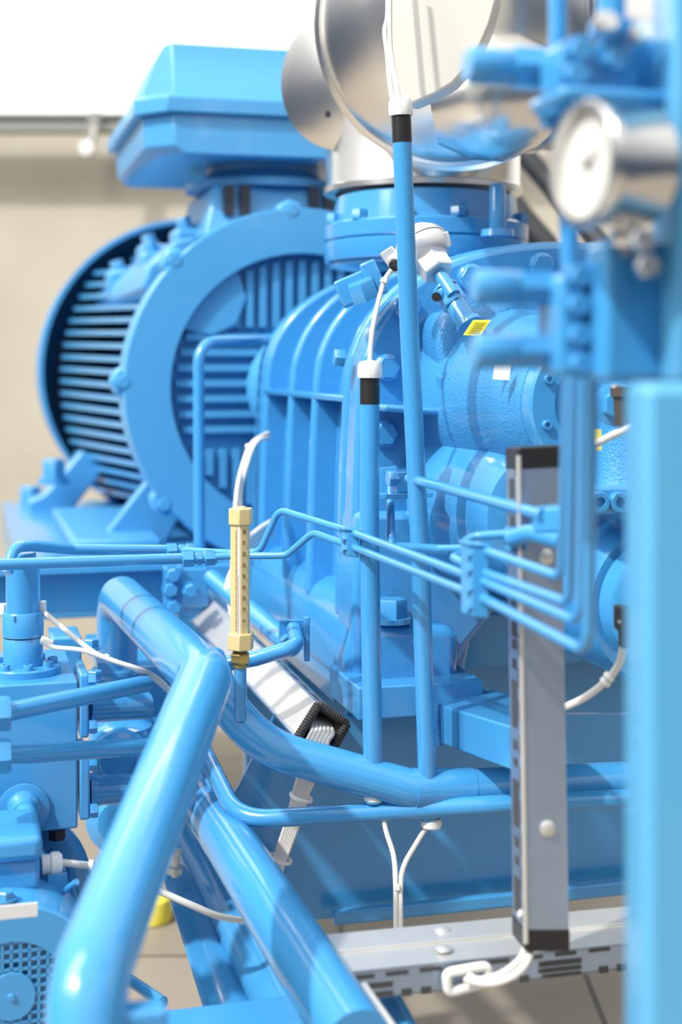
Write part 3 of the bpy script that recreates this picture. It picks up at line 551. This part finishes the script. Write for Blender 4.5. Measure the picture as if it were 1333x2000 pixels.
# clamps
def clamp(label, x0, y0, x1, y1, d, rows, loc):
    t = T('tube_clamp', label, 'tube clamp', D((x0+x1)/2, y1, d), 'tube clamps')
    P('clamp_block', 'paint', t, lambda b: prism(b, [D(x0, y0, d), D(x1, y0+4, d), D(x1, y1+4, d), D(x0, y1, d)], Vector((-0.01, 0.028, 0))), bevel=0.002)
    P('top_plate', 'paint', t, lambda b: prism(b, [D(x0-6, y0-5, d-0.002), D(x1+5, y0-1, d-0.002), D(x1+5, y0+4, d-0.002), D(x0-6, y0, d-0.002)], Vector((-0.01, 0.032, 0))), bevel=0.001)
    for y in rows: P('clamp_screw', 'paint', t, lambda b: hexh(b, D(x0-1, y, d+0.006), Vector((-1, -0.35, 0)), 0.011, 0.006))
    return t
clamp('smaller blue tube clamp holding two tubes left of the short conduit', 677, 1036, 703, 1086, 1.992, (1052, 1072), None)
clamp('larger blue tube clamp holding four tubes in front of the galvanized post', 922, 1066, 956, 1205, 1.560, (1082, 1112, 1150, 1186), None)
t = T('tube_bracket', 'blue L shaped flat bracket with a block between the two conduits', 'bracket', D(720, 1180, 2.03))
P('strap', 'paint', t, lambda b: prism(b, smoothpts([D(846, 962, 2.04), D(722, 966, 2.04), D(718, 1200, 2.04), D(730, 1200, 2.04), D(734, 976, 2.04), D(846, 971, 2.04)], [0, 0.018, 0, 0, 0.012, 0]), Vector((0.002, 0.03, 0.0))), bevel=0.001)
P('block', 'paint', t, lambda b: prism(b, [D(776, 922, 2.05), D(832, 920, 2.05), D(832, 960, 2.05), D(776, 964, 2.05)], Vector((-0.01, 0.03, 0))), bevel=0.002)
P('nut', 'paint', t, lambda b: hexh(b, D(776, 934, 2.06), Vector((-1, -0.3, 0)), 0.022, 0.014))
P('mount_plate', 'paint', t, lambda b: prism(b, [D(742, 914, 2.09), D(776, 910, 2.09), D(776, 968, 2.09), D(742, 970, 2.09)], Vector((0, 0.006, 0))), bevel=0.001)
t = T('tube_clamp', 'blue block clamp fixed to the galvanized post at the end of the single tube', 'tube clamp', D(1070, 1040, 1.62), 'tube clamps')
P('clamp_block', 'paint', t, lambda b: prism(b, [D(1044, 996, 1.55), D(1100, 990, 1.52), D(1100, 1040, 1.52), D(1044, 1042, 1.55)], Vector((0, 0.04, 0))), bevel=0.003)
P('clamp_foot', 'paint', t, lambda b: tube(b, [D(1000, 1052, 1.60), D(1040, 1040, 1.57), D(1100, 1056, 1.53)], 0.0105, 0.05))
P('union_nut', 'paint', t, lambda b: hexh(b, D(992, 1052, 1.61), V, 0.026, 0.018))
P('washer', 'paint', t, lambda b: lathe(b, D(1018, 1050, 1.60), V, [(0, 0.016), (0.004, 0.016)], 24))

# ================================================================== CABLE DUCT (centre) and its cable bundle
cdn = T('cable_duct', 'open ended pale galvanized cable duct running beside the blue side beam', 'cable duct', D(600, 1450, 2.12))
e = [D(582, 1440, 2.10), D(622, 1376, 2.14), D(678, 1414, 2.16), D(640, 1482, 2.12)]     # open end, corner by corner
back = (D(300, 1128, 3.05)-D(582, 1440, 2.10))
def shell(b):
    for i in (0, 1, 2, 3):
        p, q = e[i], e[(i+1) % 4]
        if i == 1: 
            L = [0, .12, .14, .30, .32, .48, .50, .66, .68, 1]                 # slotted side
            n = ((e[2]+e[3])/2-(e[0]+e[1])/2).normalized()*0
        ce = sum(e, Vector())/4
        ip, iq = p+(ce-p)*0.06, q+(ce-q)*0.06
        b_ = [p, q, iq, ip]; rings(b, [b_, [v+back for v in b_]])
P('duct_shell', 'zincb', cdn, shell)
P('cover_lip', 'zinc', cdn, lambda b: tube(b, [D(580, 1442, 2.095), D(580, 1442, 2.095)+back], 0.0028, seg=8))
def dslots(b):
    for k in range(14):
        t0 = 0.03+k*0.05; c = (e[1]*0.55+e[2]*0.45)+back*t0; ax = back.normalized(); ed = (e[2]-e[1]).normalized(); n = ax.cross(ed).normalized()
        if n.z < 0: n = -n
        box(b, c+n*0.0006, ax*0.014, ed*0.005, n*0.0006)
P('slot', 'dark', cdn, dslots)
def ribbed(b, p, q, k=13, r=0.0062):
    for i in range(k):
        c = p.lerp(q, (i+.5)/k); n = (q-p).normalized(); L = (q-p).length/k; lathe(b, c-n*L*0.42, n, [(0, r), (L*0.2, r*1.15), (L*0.6, r*1.15), (L*0.84, r)], 10)
P('edge_trim', 'rubber', cdn, lambda b: ribbed(b, e[0], e[1]))
P('edge_trim', 'rubber', cdn, lambda b: ribbed(b, e[1], e[2]))
P('edge_trim', 'rubber', cdn, lambda b: ribbed(b, e[2], e[3]))
for k in range(6):
    x0 = 596+k*9; 
    cable('white cable number '+['one', 'two', 'three', 'four', 'five', 'six'][k], [(x0-60, 1330+k*4, 2.45), (606+k*8, 1405+k*3, 2.16), (600+k*8, 1450, 2.10), (592+k*8, 1490, 2.10), (576+k*5.5, 1545, 2.12), (562+k*5, 1600, 2.13), (542+k*4.5, 1660, 2.13), (530+k*4, 1700, 2.12), (520+k*4, 1760, 2.16)], 0.0034)
for o in bpy.data.objects:
    if o.get('label', '').startswith('white cable number'): o['label'] = 'white cable in the bundle hanging out of the open duct end'; o['group'] = 'cable bundle from the open duct'
for x, y in ((582, 1560), (541, 1680)):
    S('cable_tie', 'white', ('upper' if y < 1600 else 'lower')+' white tie wrapped round the hanging cable bundle', 'cable tie', lambda b: lathe(b, D(x+6, y, 2.12), Vector((0.3, 0, 1)), [(0, 0.018), (0.004, 0.0185), (0.005, 0.0165), (0.0, 0.016)], 24, close=True), group='ties on the cable bundle')

# cables by the motor
for k, (dx, dd) in enumerate(((0, 0), (8, 0.015))):
    cable(['left', 'right'][k]+' of the two white cables rising behind the thermometer', [(524+dx*.3, 846+dx, 2.75), (492+dx, 866, 2.68), (474+dx, 910, 2.6), (462+dx, 970, 2.55+dd), (456+dx*2.4, 1080, 2.5), (450+dx*3, 1200, 2.5)], 0.0042, [(486, 872, 2.66, (0.5, 0, 1))] if k == 0 else ())
for k in range(3):
    cable(['top', 'middle', 'bottom'][k]+' white cable curving into the gap right of the thermometer', [(530, 1020+k*12, 2.7), (500, 1040+k*10, 2.6), (470, 1075+k*8, 2.5), (455-k*5, 1150, 2.5), (470, 1240, 2.45)], 0.006)

# ================================================================== GALVANIZED POST AND RAIL
gp = T('galvanized_post', 'upright slotted galvanized steel post with black end caps', 'post', D(1055, 1845, 1.60))
uG = ud(1055, 1.60)
a_ = [(1014, 890), (1097, 886), (1112, 1842), (1028, 1842)]
front = [U(x, y, uG) for x, y in a_]
lf = D(989, 890, 1.66)-D(1014, 890, 1.605)
def postface(b):
    prism(b, front, Vector((0.0, 0.002, 0)))                                     # wide face
    prism(b, [front[0], front[3], front[3]+lf, front[0]+lf], Vector((0.002, 0, 0)))   # slotted side
    prism(b, [front[1], front[2], front[2]+lf, front[1]+lf], Vector((-0.002, 0, 0)))
    prism(b, [front[0]+lf, front[1]+lf, front[2]+lf, front[3]+lf], Vector((0, -0.002, 0)))
P('strut', 'zinc', gp, postface, bevel=0.0008)
P('corner_edge', 'zincb', gp, lambda b: tube(b, [front[0], front[3]], 0.0030, seg=12))
def sl(b, t0, t1, s0, s1):
    def q(t, s): return front[0].lerp(front[3], t)+lf*s
    n = (front[3]-front[0]).cross(lf).normalized(); 
    if n.x > 0: n = -n
    prism(b, [q(t0, s0)+n*0.0003, q(t1, s0)+n*0.0003, q(t1, s1)+n*0.0003, q(t0, s1)+n*0.0003], n*0.0006)
ys = lambda y: (y-890)/(1842-890)
k = 0
for y0, y1, s0, s1 in [(935, 975, .4, .72), (1010, 1050, .4, .72), (1220, 1250, .4, .72), (1255, 1275, .45, .7), (1295, 1313, .45, .7), (1338, 1430, .4, .78), (1455, 1475, .45, .7), (1492, 1508, .45, .7), (1535, 1628, .4, .78), (1648, 1668, .45, .7), (1688, 1704, .45, .7), (1730, 1800, .4, .78)]+[(y, y+42, .1, .25) for y in range(1240, 1800, 66)]+[(905, 930, .1, .25), (1060, 1100, .1, .25), (1150, 1190, .4, .72)]:
    P('slot', 'slotc', gp, sl, ys(y0), ys(y1), s0, s1)
ctop = (front[0]+front[1]+front[0]+front[1]+lf*2)/4
P('end_cap', 'black', gp, lambda b: (prism(b, [p+Z*0.010+(p-ctop)*0.04 for p in (front[0], front[1], front[1]+lf, front[0]+lf)], -Z*0.026)), bevel=0.003)
P('end_cap', 'black', gp, lambda b: prism(b, [p+(p-(front[2]+front[3]+lf)/2)*0.05-Z*0.010 for p in (front[3], front[2], front[2]+lf, front[3]+lf)], Z*0.026), bevel=0.003)
P('screw', 'zincb', gp, lambda b: (lathe(b, U(1070, 1618, uG), A, [(0, 0.0095), (0.003, 0.009), (0.0055, 0.005), (0.0055, 0)], 24)))
P('screw', 'zincb', gp, lambda b: lathe(b, U(1066, 1087, uG), A, [(0, 0.0095), (0.003, 0.009), (0.0055, 0.005), (0.0055, 0)], 24))
P('rivet', 'white', gp, lambda b: lathe(b, D(1020, 1784, 1.61), Vector((-1, -0.6, 0)), [(0, 0.0045), (0.004, 0.003)], 12))
rl = T('galvanized_rail', 'low horizontal perforated galvanized duct at the foot of the post', 'cable duct', D(900, 1930, 1.7))
uR = ud(900, 1.66)
fr = [U(640, 1897, uR), U(1500, 1806, uR), U(1500, 1848, uR), U(650, 1975, uR)]
fr = [U(590, 1908, uR), U(1500, 1816, uR), U(1500, 1858, uR), U(590, 1968, uR)]
bk = -A*0.104
P('front_wall', 'zinc', rl, lambda b: prism(b, fr, -A*0.002))
P('top_cover', 'zincb', rl, lambda b: (prism(b, [fr[0], fr[1], fr[1]+bk, fr[0]+bk], -Z*0.003),
   prism(b, [fr[0].lerp(fr[0]+bk, .52)+Z*0.003, fr[1].lerp(fr[1]+bk, .52)+Z*0.003, fr[1]+bk*1.0+Z*0.003, fr[0]+bk*1.0+Z*0.003], -Z*0.004)), bevel=0.0008)
P('back_wall', 'zinc', rl, lambda b: prism(b, [p+bk for p in fr], A*0.002))
P('bottom_wall', 'zinc', rl, lambda b: prism(b, [fr[3], fr[2], fr[2]+bk, fr[3]+bk], Z*0.002))
def rs(b, x, y, w_, h_):
    c = U(x, y, uR+0.0006); sx = (fr[1]-fr[0]).normalized(); box(b, c, sx*w_*0.5, Z*h_*0.5, A*0.0005)
for x, y, w_, h_ in ([(710+k*66, 1908-k*7.6, .027, .0045) for k in range(8)]+[(735, 1925, .04, .006), (740, 1942, .035, .005), (795, 1938, .012, .008), (833, 1934, .012, .008), (1025, 1912, .012, .008), (1095, 1880, .055, .006), (1095, 1893, .055, .005), (1098, 1904, .05, .004), (1180, 1894, .012, .008), (1215, 1890, .012, .008)]):
    P('slot', 'slotc', rl, rs, x, y, w_, h_)
for x, y, s in ((892, 1812, .80), (866, 1848, .28)):
    c = U(x, y, uR); c = fr[0].lerp(fr[1], (x-590)/910)+bk*s+Z*0.003
    P('rivet', 'zincb', rl, lambda b: lathe(b, c, Z, [(0, 0.010), (0.002, 0.009), (0.004, 0.004), (0.004, 0)], 20))
# white chain link and cable loop on the rail
lk = [(868, 1908), (960, 1888), (962, 1918), (872, 1942)]
def link(b):
    c = [U(x, y, uR+0.012) for x, y in ((872, 1900), (952, 1886), (958, 1916), (876, 1940))]
    m = [c[0].lerp(c[1], .0)]; full = []
    for i in range(4):
        p, q, r_ = c[i-1], c[i], c[(i+1) % 4]
        for k in range(5): 
            t = k/4; a0 = q.lerp(p, .22), q, q.lerp(r_, .22); full.append(a0[0]*(1-t)**2+a0[1]*2*t*(1-t)+a0[2]*t*t)
    n = len(full); rgs = []
    for i in range(n):
        tt = (full[(i+1) % n]-full[i-1]).normalized(); x = A; y = tt.cross(x).normalized()
        rgs.append([full[i]+(x*cos(2*pi*j/10)+y*sin(2*pi*j/10))*0.0058 for j in range(10)])
    rings(b, rgs, True)
S('edge_grommet', 'white', 'white plastic loop sitting in the front of the low rail', 'cable grommet', link)
cable('front white cable curving from the post foot into the plastic loop', [(1036, 1846, 1.62), (1034, 1870, 1.60), (1012, 1900, 1.59), (975, 1918, 1.59), (940, 1920, 1.60), (912, 1914, 1.64)], 0.0042)
cable('rear white cable curving from the post foot into the plastic loop', [(1026, 1842, 1.63), (1022, 1866, 1.61), (1000, 1890, 1.605), (968, 1908, 1.60), (935, 1914, 1.61), (918, 1906, 1.64)], 0.0042)
# white strip near the bottom
S('metal_strip', 'zincb', 'pale metal strip sloping down at the left end of the low rail', 'metal strip', lambda b: prism(b, [D(684, 1930, 1.6), D(716, 1920, 1.6), D(800, 2040, 1.5), D(762, 2040, 1.5)], Vector((0, 0.01, -0.002))), bevel=0.001)
S('beam_stub', 'paint', 'blue beam end just right of the pale metal strip at the bottom edge', 'beam', lambda b: prism(b, [D(735, 1955, 1.7), D(770, 1948, 1.7), D(820, 2040, 1.62), D(760, 2040, 1.62)], Vector((0, 0.05, 0))), bevel=0.002)

# ================================================================== RIGHT FOREGROUND
S('support_column', 'panel', 'broad blurred blue column filling the right edge', 'column', lambda b: rings(b, [[D(1258, 748, 0.99), D(1500, 748, 0.99), D(1500, 4400, 0.99), D(1258, 4400, 0.99)], [D(1258, 748, 0.99)+Vector((0, .07, 0)), D(1500, 748, 0.99)+Vector((0, .07, 0)), D(1500, 4400, 0.99)+Vector((0, .07, 0)), D(1258, 4400, 0.99)+Vector((0, .07, 0))]]), bevel=0.008)
S('support_column', 'panel', 'upper narrower part of the blurred blue column behind the gauge', 'column', lambda b: box(b, (D(1318, -600, 1.1)+D(1518, 748, 1.1))/2+Vector((0, .04, 0)), Vector((.04, 0, 0)), Vector((0, .04, 0)), Z*1348*1.1/F/2), bevel=0.006)
# pressure gauge
gg = T('pressure_gauge', 'round steel pressure gauge seen from its side in the blurred foreground', 'pressure gauge', D(1240, 440, 1.15))
g0 = D(1140, 320, 1.085); gn = Vector((-0.93, -0.37, 0.0)).normalized()
P('case', 'gcase', gg, lambda b: lathe(b, g0-gn*0.060, gn, [(0, 0.036), (0.004, 0.045), (0.048, 0.0465), (0.052, 0.0495), (0.060, 0.0495), (0.063, 0.047), (0.063, 0.042), (0.056, 0.041)], 64, cap1=False))
P('dial', 'dial', gg, lambda b: lathe(b, g0-gn*0.006, gn, [(0, 0.0415), (0.001, 0.0415)], 48))
def pointer(b):
    a, c = perp(gn); prism(b, [g0-gn*0.003+a*0.02+c*0.012, g0-gn*0.003-a*0.004-c*0.001, g0-gn*0.003-a*0.001-c*0.004], gn*0.0006)
P('pointer', 'needle', gg, pointer)
P('pointer_hub', 'needle', gg, lambda b: lathe(b, g0-gn*0.003, gn, [(0, 0.004), (0.002, 0.003)], 16))
P('stem', 'gcase', gg, lambda b: (cyl(b, D(1225, 420, 1.14), D(1228, 500, 1.14), 0.009), hexh(b, D(1226, 448, 1.14), Vector((0, 0, -1)), 0.026, 0.014)))
# valves
def valve(label, y, x0, d, r1, r2, g='needle valves on the foreground manifolds'):
    t = T('needle_valve', label, 'valve', D(1110, y, d), g)
    P('handle', 'paint', t, lambda b: lathe(b, D(x0, y, d), V, [(0, r1*.8), (0.005, r1), (0.038, r1), (0.041, r1*.85)], 28))
    P('bonnet', 'paint', t, lambda b: lathe(b, D(x0, y, d)+V*0.038, V, [(0, r2*.8), (0.002, r2), (0.032, r2), (0.034, r2*.8), (0.05, r2*.8)], 6 if r2 > 0.016 else 24))
    return t
valve('upper left needle valve, its handle in front of the steel duct', 127, 912, 1.18, 0.0155, 0.0185)
valve('middle needle valve with handle pointing left, above the yellow sticker', 562, 925, 1.18, 0.0150, 0.0165)
valve('lowest needle valve with handle pointing left, beside the white sticker', 687, 925, 1.18, 0.0145, 0.0165)
mf = T('valve_manifold', 'blurred blue valve manifold block above the pressure gauge', 'valve manifold', D(1180, 200, 1.15), 'valve manifolds')
P('block', 'paint', mf, mbox, 1100, 82, 1255, 178, 1.14, 0.05, bevel=0.006)
P('lower_plate', 'paint', mf, mbox, 1100, 170, 1310, 198, 1.12, 0.07, bevel=0.005)
P('spindle', 'paint', mf, lambda b: (cyl(b, D(1195, -60, 1.15), D(1195, 90, 1.15), 0.0115), hexh(b, D(1195, 70, 1.15), Z, 0.034, 0.012)))
P('back_block', 'paint', mf, mbox, 1225, 75, 1330, 205, 1.16, 0.05, bevel=0.006)
for x, y in ((1128, 100), (1198, 118), (1120, 148)): P('bolt', 'paint', mf, bolt, U(x, y, ud(1178, 1.14)), A, 0.018, 0.012)
for x, y in ((1178, 55), (1244, 74)): P('bright_bolt', 'gcase', mf, lambda b: hexh(b, D(x, y, 1.13), A+Z*.4, 0.018, 0.012))
m2 = T('valve_manifold', 'blurred blue valve manifold block below the pressure gauge', 'valve manifold', D(1160, 745, 1.15), 'valve manifolds')
P('block', 'paint', m2, mbox, 1095, 535, 1218, 735, 1.17, 0.05, bevel=0.006)
P('cheek', 'paint', m2, mbox, 1185, 470, 1300, 745, 1.14, 0.04, bevel=0.006)
P('neck', 'paint', m2, lambda b: cyl(b, D(1205, 470, 1.15), D(1205, 560, 1.15), 0.014))
P('port', 'dark', m2, lambda b: box(b, U(1133, 628, ud(1156, 1.17)+0.0005), V*0.006, Z*0.006, A*0.001))
for x, y in ((1125, 596), (1128, 655), (1130, 710), (1200, 620), (1128, 540)): P('bolt', 'paint', m2, bolt, U(x, y, ud(1156, 1.17)), A, 0.017, 0.012)
for x, y in ((1250, 472), (1258, 522)): P('bright_bolt', 'gcase', m2, lambda b: hexh(b, D(x, y, 1.12), A, 0.017, 0.012))
# black connectors near the column
t = T('sensor_plug', 'dark metal plug with white cable in front of the hexagon plug', 'connector', D(1212, 840, 1.75))
P('body', 'rubber', t, lambda b: (lathe(b, D(1216, 832, 1.74), Z, [(0, 0.009), (0.035, 0.011), (0.036, 0.0145), (0.048, 0.0145)], 24)))
P('screw', 'zincb', t, lambda b: cyl(b, D(1203, 758, 1.735), D(1203, 752, 1.735), 0.005))
t = T('sensor_plug', 'dark metal plug above the tied white cable beside the column', 'connector', D(1214, 1260, 1.7))
P('body', 'rubber', t, lambda b: (box(b, D(1218, 1206, 1.7), Vector((0.010, 0, 0)), Vector((0, 0.01, 0)), Vector((0, 0, 0.014))), box(b, D(1220, 1240, 1.7), Vector((0.006, 0, 0)), Vector((0, 0.008, 0)), Vector((0, 0, 0.014)))), bevel=0.002)
P('screw', 'zincb', t, lambda b: lathe(b, D(1210, 1214, 1.692), Vector((0, -1, 0)), [(0, 0.003), (0.003, 0.002)], 12))
cable('white cable sloping up to the plug in front of the small yellow sticker', [(1150, 876, 1.80), (1190, 854, 1.76), (1225, 838, 1.73), (1260, 822, 1.7)], 0.0048)
cable('white tied cable hanging from the plug and swinging left behind the post', [(1218, 1262, 1.70), (1208, 1300, 1.72), (1180, 1334, 1.74), (1140, 1364, 1.77), (1090, 1388, 1.80), (1040, 1420, 1.85)], 0.0046, [(1190, 1322, 1.732, (0.7, 0, 0.7)), (1183, 1332, 1.735, (0.7, 0, 0.7))])

# ================================================================== LEFT FOREGROUND: VALVE BLOCK AND PUMP MOTOR
vb = T('hydraulic_block', 'big square blue hydraulic block with flanged ports at the left edge', 'hydraulic block', D(60, 1618, 2.0))
P('block', 'paint', vb, mbox, -80, 1337, 152, 1628, 1.98, 0.24, bevel=0.003)
P('side_flange', 'paint', vb, mbox, 156, 1318, 174, 1442, 2.0, 0.11, bevel=0.003)
P('side_flange', 'paint', vb, mbox, 156, 1480, 176, 1602, 2.0, 0.11, bevel=0.003)
for x, y in ((180, 1420), (180, 1492), (182, 1584), (178, 1330)):
    P('flange_bolt', 'paint', vb, lambda b: (hexh(b, D(x-6, y, 2.0), V, 0.017, 0.011)))
P('port_tube', 'paint', vb, lambda b: (cyl(b, D(172, 1385, 2.05), D(290, 1378, 2.10), 0.019), ))
P('port_tube', 'paint', vb, lambda b: (cyl(b, D(172, 1545, 2.05), D(330, 1535, 2.10), 0.021), lathe(b, D(176, 1545, 2.05), V, [(0, 0.026), (0.01, 0.023), (0.014, 0.021)], 28)))
P('port_ring', 'paint', vb, lambda b: lathe(b, U(46, 1580, ud(46, 1.98)), A, [(0, 0.036), (0.002, 0.036), (0.003, 0.034)], 40))
P('port_elbow', 'paint', vb, lambda b: (lathe(b, U(46, 1575, ud(46, 1.98)), A, [(0, 0.023), (0.012, 0.022), (0.016, 0.017), (0.03, 0.015)], 32), tube(b, [U(46, 1575, ud(46, 1.98))+A*0.02, U(50, 1575, ud(46, 1.98))+A*0.045, U(56, 1622, ud(46, 1.98))+A*0.045], 0.0145, 0.012)))
P('drain_nut', 'dark', vb, lambda b: (hexh(b, D(112, 1620, 2.05), -Z, 0.022, 0.014)))
for y0, dy, x0 in ((1385, 0, 8), (1475, 0, 8)):
    pass
# solenoid on the block
so = T('solenoid_valve', 'upright stacked round blue solenoid on top of the hydraulic block', 'solenoid valve', D(46, 1310, 2.06))
sd = 2.06
def sy(y): return D(45, y, sd)
P('base_flange', 'paint', so, lambda b: lathe(b, sy(1322), Z, [(-.002, 0.054), (0.016, 0.055), (0.018, 0.053)], 56), )
P('lower_collar', 'paint', so, lambda b: lathe(b, sy(1306), Z, [(0, 0.0285), (0.045, 0.0285), (0.047, 0.027)], 44))
P('black_gasket', 'black', so, lambda b: lathe(b, sy(1243), Z, [(0, 0.0285), (0.0015, 0.0285)], 44))
P('upper_collar', 'paint', so, lambda b: lathe(b, sy(1241), Z, [(0, 0.0295), (0.033, 0.0295), (0.035, 0.028)], 44))
P('coil', 'paint', so, lambda b: lathe(b, sy(1196), Z, [(0, 0.0245), (0.070, 0.0245), (0.073, 0.022)], 40))
P('hex_top', 'paint', so, lambda b: hexh(b, sy(1100), Z, 0.034, 0.015))
P('set_screw', 'paint', so, lambda b: cyl(b, sy(1205)+Vector((-0.006, -0.0295, 0)), sy(1196)+Vector((-0.006, -0.0295, 0)), 0.002))
for k in range(8):
    a = radians(22+k*45); P('cap_screw', 'paint', so, lambda b: (socket(b, sy(1310)+Vector((cos(a), sin(a), 0))*0.043+Z*0.006, Z, 0.0072, 0.011)))
for y0, y1, r, lbl in ((1392, 1335, 0.0125, 'upper of the two blue pipes leaving hexagon nuts at the left edge'), (1475, 1452, 0.0125, 'lower of the two blue pipes leaving hexagon nuts at the left edge')):
    t = T('hydraulic_pipe', lbl, 'pipe', D(12, y0, 1.84), 'pipes from hexagon nuts')
    P('tube', 'paint', t, lambda b: cyl(b, D(8, y0, 1.84), D(286 if y0 < 1400 else 330, y1 if y0 < 1400 else 1455, 2.05), r))
    P('hex_nut', 'paint', t, lambda b: (hexh(b, D(-60, y0+6, 1.82), V, 0.040, 0.052, ch=0.08), ))
P('dark_valve', 'cast', vb, lambda b: (lathe(b, D(238, 1440, 2.35), Z, [(-0.05, 0.045), (0.0, 0.055), (0.02, 0.05), (0.03, 0.03)], 32)))
P('valve_wheel', 'cast', vb, lambda b: (lathe(b, D(235, 1485, 2.3), Vector((0, -1, 0.2)), [(0, 0.05), (0.02, 0.045), (0.025, 0.03), (0.04, 0.025)], 32)))
P('rear_pump', 'cast', vb, lambda b: (lathe(b, D(235, 1600, 2.4), Vector((0.1, -1, 0.1)), [(-0.2, 0.06), (0, 0.058), (0.01, 0.04), (0.03, 0.035)], 40)))
P('mount_plate', 'paint', vb, mbox, 262, 1300, 360, 1410, 2.45, 0.15, bevel=0.004)
P('mount_foot', 'paint', vb, mbox, 190, 1290, 260, 1320, 2.4, 0.25, bevel=0.004)
P('rear_box', 'paint', vb, mbox, 100, 1245, 160, 1320, 2.3, 0.1, bevel=0.004)
P('plate_bolt', 'paint', vb, lambda b: hexh(b, D(296, 1405, 2.42), -Z, 0.03, 0.016))
for x, y in ((178, 1268), (185, 1330)): P('bolt', 'paint', vb, lambda b: bolt(b, D(x, y, 2.2), Z, 0.022, 0.016))
# cables at the solenoid
cable('upper arm of the white Y shaped cable beside the solenoid', [(86, 1196, 2.06), (120, 1224, 2.05), (180, 1272, 2.04), (215, 1288, 2.04), (290, 1318, 2.06), (330, 1350, 2.2)], 0.0038, [(207, 1285, 2.04, (1, 0, -.4))])
cable('lower arm of the white Y shaped cable beside the solenoid', [(85, 1252, 2.03), (105, 1264, 2.03), (160, 1270, 2.03), (205, 1286, 2.035), (290, 1314, 2.055), (330, 1346, 2.2)], 0.0036)
S('cable_plug', 'white', 'small white plug at the upper right of the solenoid', 'connector', lambda b: box(b, D(84, 1186, 2.07), Vector((0.004, 0, 0)), Vector((0, 0.008, 0)), Z*0.009), bevel=0.0015)
S('cable_plug', 'white', 'small white plug left of the solenoid at the picture edge', 'connector', lambda b: box(b, D(2, 1190, 2.07), Vector((0.007, 0, 0)), Vector((0, 0.008, 0)), Z*0.008), bevel=0.0015)
S('cable_plug', 'white', 'small white plug at the lower right of the solenoid', 'connector', lambda b: lathe(b, D(80, 1250, 2.04), Vector((1, 0, -.25)), [(0, 0.006), (0.018, 0.0045)], 14))
# pump motor
pm = T('pump_motor', 'small finned blue pump motor with a round grille at the bottom left', 'pump motor', D(40, 2050, 1.8))
pc = D(22, 1946, 1.75)
P('fan_cover', 'paint', pm, lambda b: lathe(b, pc, -A, [(-0.0, 0.10), (0.0, 0.105), (0.006, 0.112), (0.09, 0.116), (0.09, 0.10)], 64, cap0=False, cap1=False))
def grille(b):
    for k in range(-9, 10):
        q = k*0.011; L = sqrt(max(0.103**2-q*q, 1e-4))
        box(b, pc+Z*q, V*L, Z*0.0018, A*0.0015); box(b, pc+V*q, V*0.0018, Z*L, A*0.0015)
P('grille', 'paint', pm, grille)
P('grille_back', 'paint', pm, lambda b: lathe(b, pc-A*0.014, -A, [(0, 0.108), (0.004, 0.108)], 48))
P('grille_rim', 'paint', pm, lambda b: ringp(b, pc-A*0.001, A, 0.112, 0.068, 0.004, 64))
P('centre_disc', 'paint', pm, lambda b: (lathe(b, pc+A*0.001, A, [(0, 0.030), (0.002, 0.029)], 40), lathe(b, pc+A*0.003, A, [(0, 0.005), (0.003, 0.004)], 12)))
def pbody(b):
    lathe(b, pc-A*0.08, -A, [(0, 0.088), (0.22, 0.088)], 48)
    for k in range(36):
        a = 2*pi*k/36; r = V*cos(a)+Z*sin(a); q = -V*sin(a)+Z*cos(a); box(b, pc-A*0.19+r*0.095, r*0.012, q*0.0015, A*0.10)
P('finned_body', 'paint', pm, pbody)
P('flange', 'paint', pm, lambda b: lathe(b, pc-A*0.31, -A, [(0, 0.12), (0.015, 0.13), (0.05, 0.13)], 48))
jb = P('junction_box', 'paint', pm, mbox, -70, 1682, 78, 1745, 1.80, 0.11, bevel=0.006)
P('box_lid', 'paint', jb, mbox, -76, 1640, 84, 1690, 1.79, 0.13, bevel=0.010)
P('cable_gland', 'white', jb, lambda b: (lathe(b, D(82, 1690, 1.86), V, [(0, 0.013), (0.010, 0.0135), (0.012, 0.016), (0.022, 0.0155), (0.026, 0.012)], 10)), label='white cable gland')
np_ = P('nameplate', 'paper', pm, lambda b: sticker(b, D(30, 1780, 1.70), V, Z+A*0.2, 0.052, 0.018), label='white nameplate')
P('cap', 'paint', pm, lambda b: bolt(b, D(10, 1758, 1.76), Z, 0.02, 0.012))
P('fin_bracket', 'paint', pm, lambda b: (box(b, D(112, 1752, 1.85), V*0.012, Z*0.03, A*0.003), tube(b, [D(110, 1750, 1.85), D(150, 1722, 1.82)], 0.004)))
cable('white cable leaving the pump motor gland and passing behind the widest pipe', [(112, 1684, 1.87), (150, 1688, 1.88), (190, 1694, 1.92), (250, 1720, 1.98), (305, 1738, 1.98), (370, 1766, 1.98), (430, 1790, 2.0), (492, 1800, 2.05)], 0.0048, [(178, 1690, 1.9, (1, 0, -.1))])
S('yellow_cap', 'yellowp', 'yellow cap on the floor glimpsed right of the widest pipe', 'cap', lambda b: lathe(b, D(298, 1795, 3.19), Z, [(-0.001, 0.042), (0.02, 0.044), (0.045, 0.038), (0.055, 0.018)], 28))
S('anchor_bolt', 'zincb', 'grey threaded bolt and nut standing on the sloping blue leg', 'bolt', lambda b: (cyl(b, D(343, 1712, 2.22), D(343, 1662, 2.22), 0.006), hexh(b, D(343, 1706, 2.22), Z, 0.022, 0.010), lathe(b, D(343, 1668, 2.22), Z, [(0, .010), (.006, .010)], 16)))
S('hydraulic_tube', 'paint', 'thin blue rail low right of the widest pipe', 'tube', lambda b: tube(b, [D(*p) for p in ((225, 1895, 1.95), (318, 1958, 1.85))], 0.008))
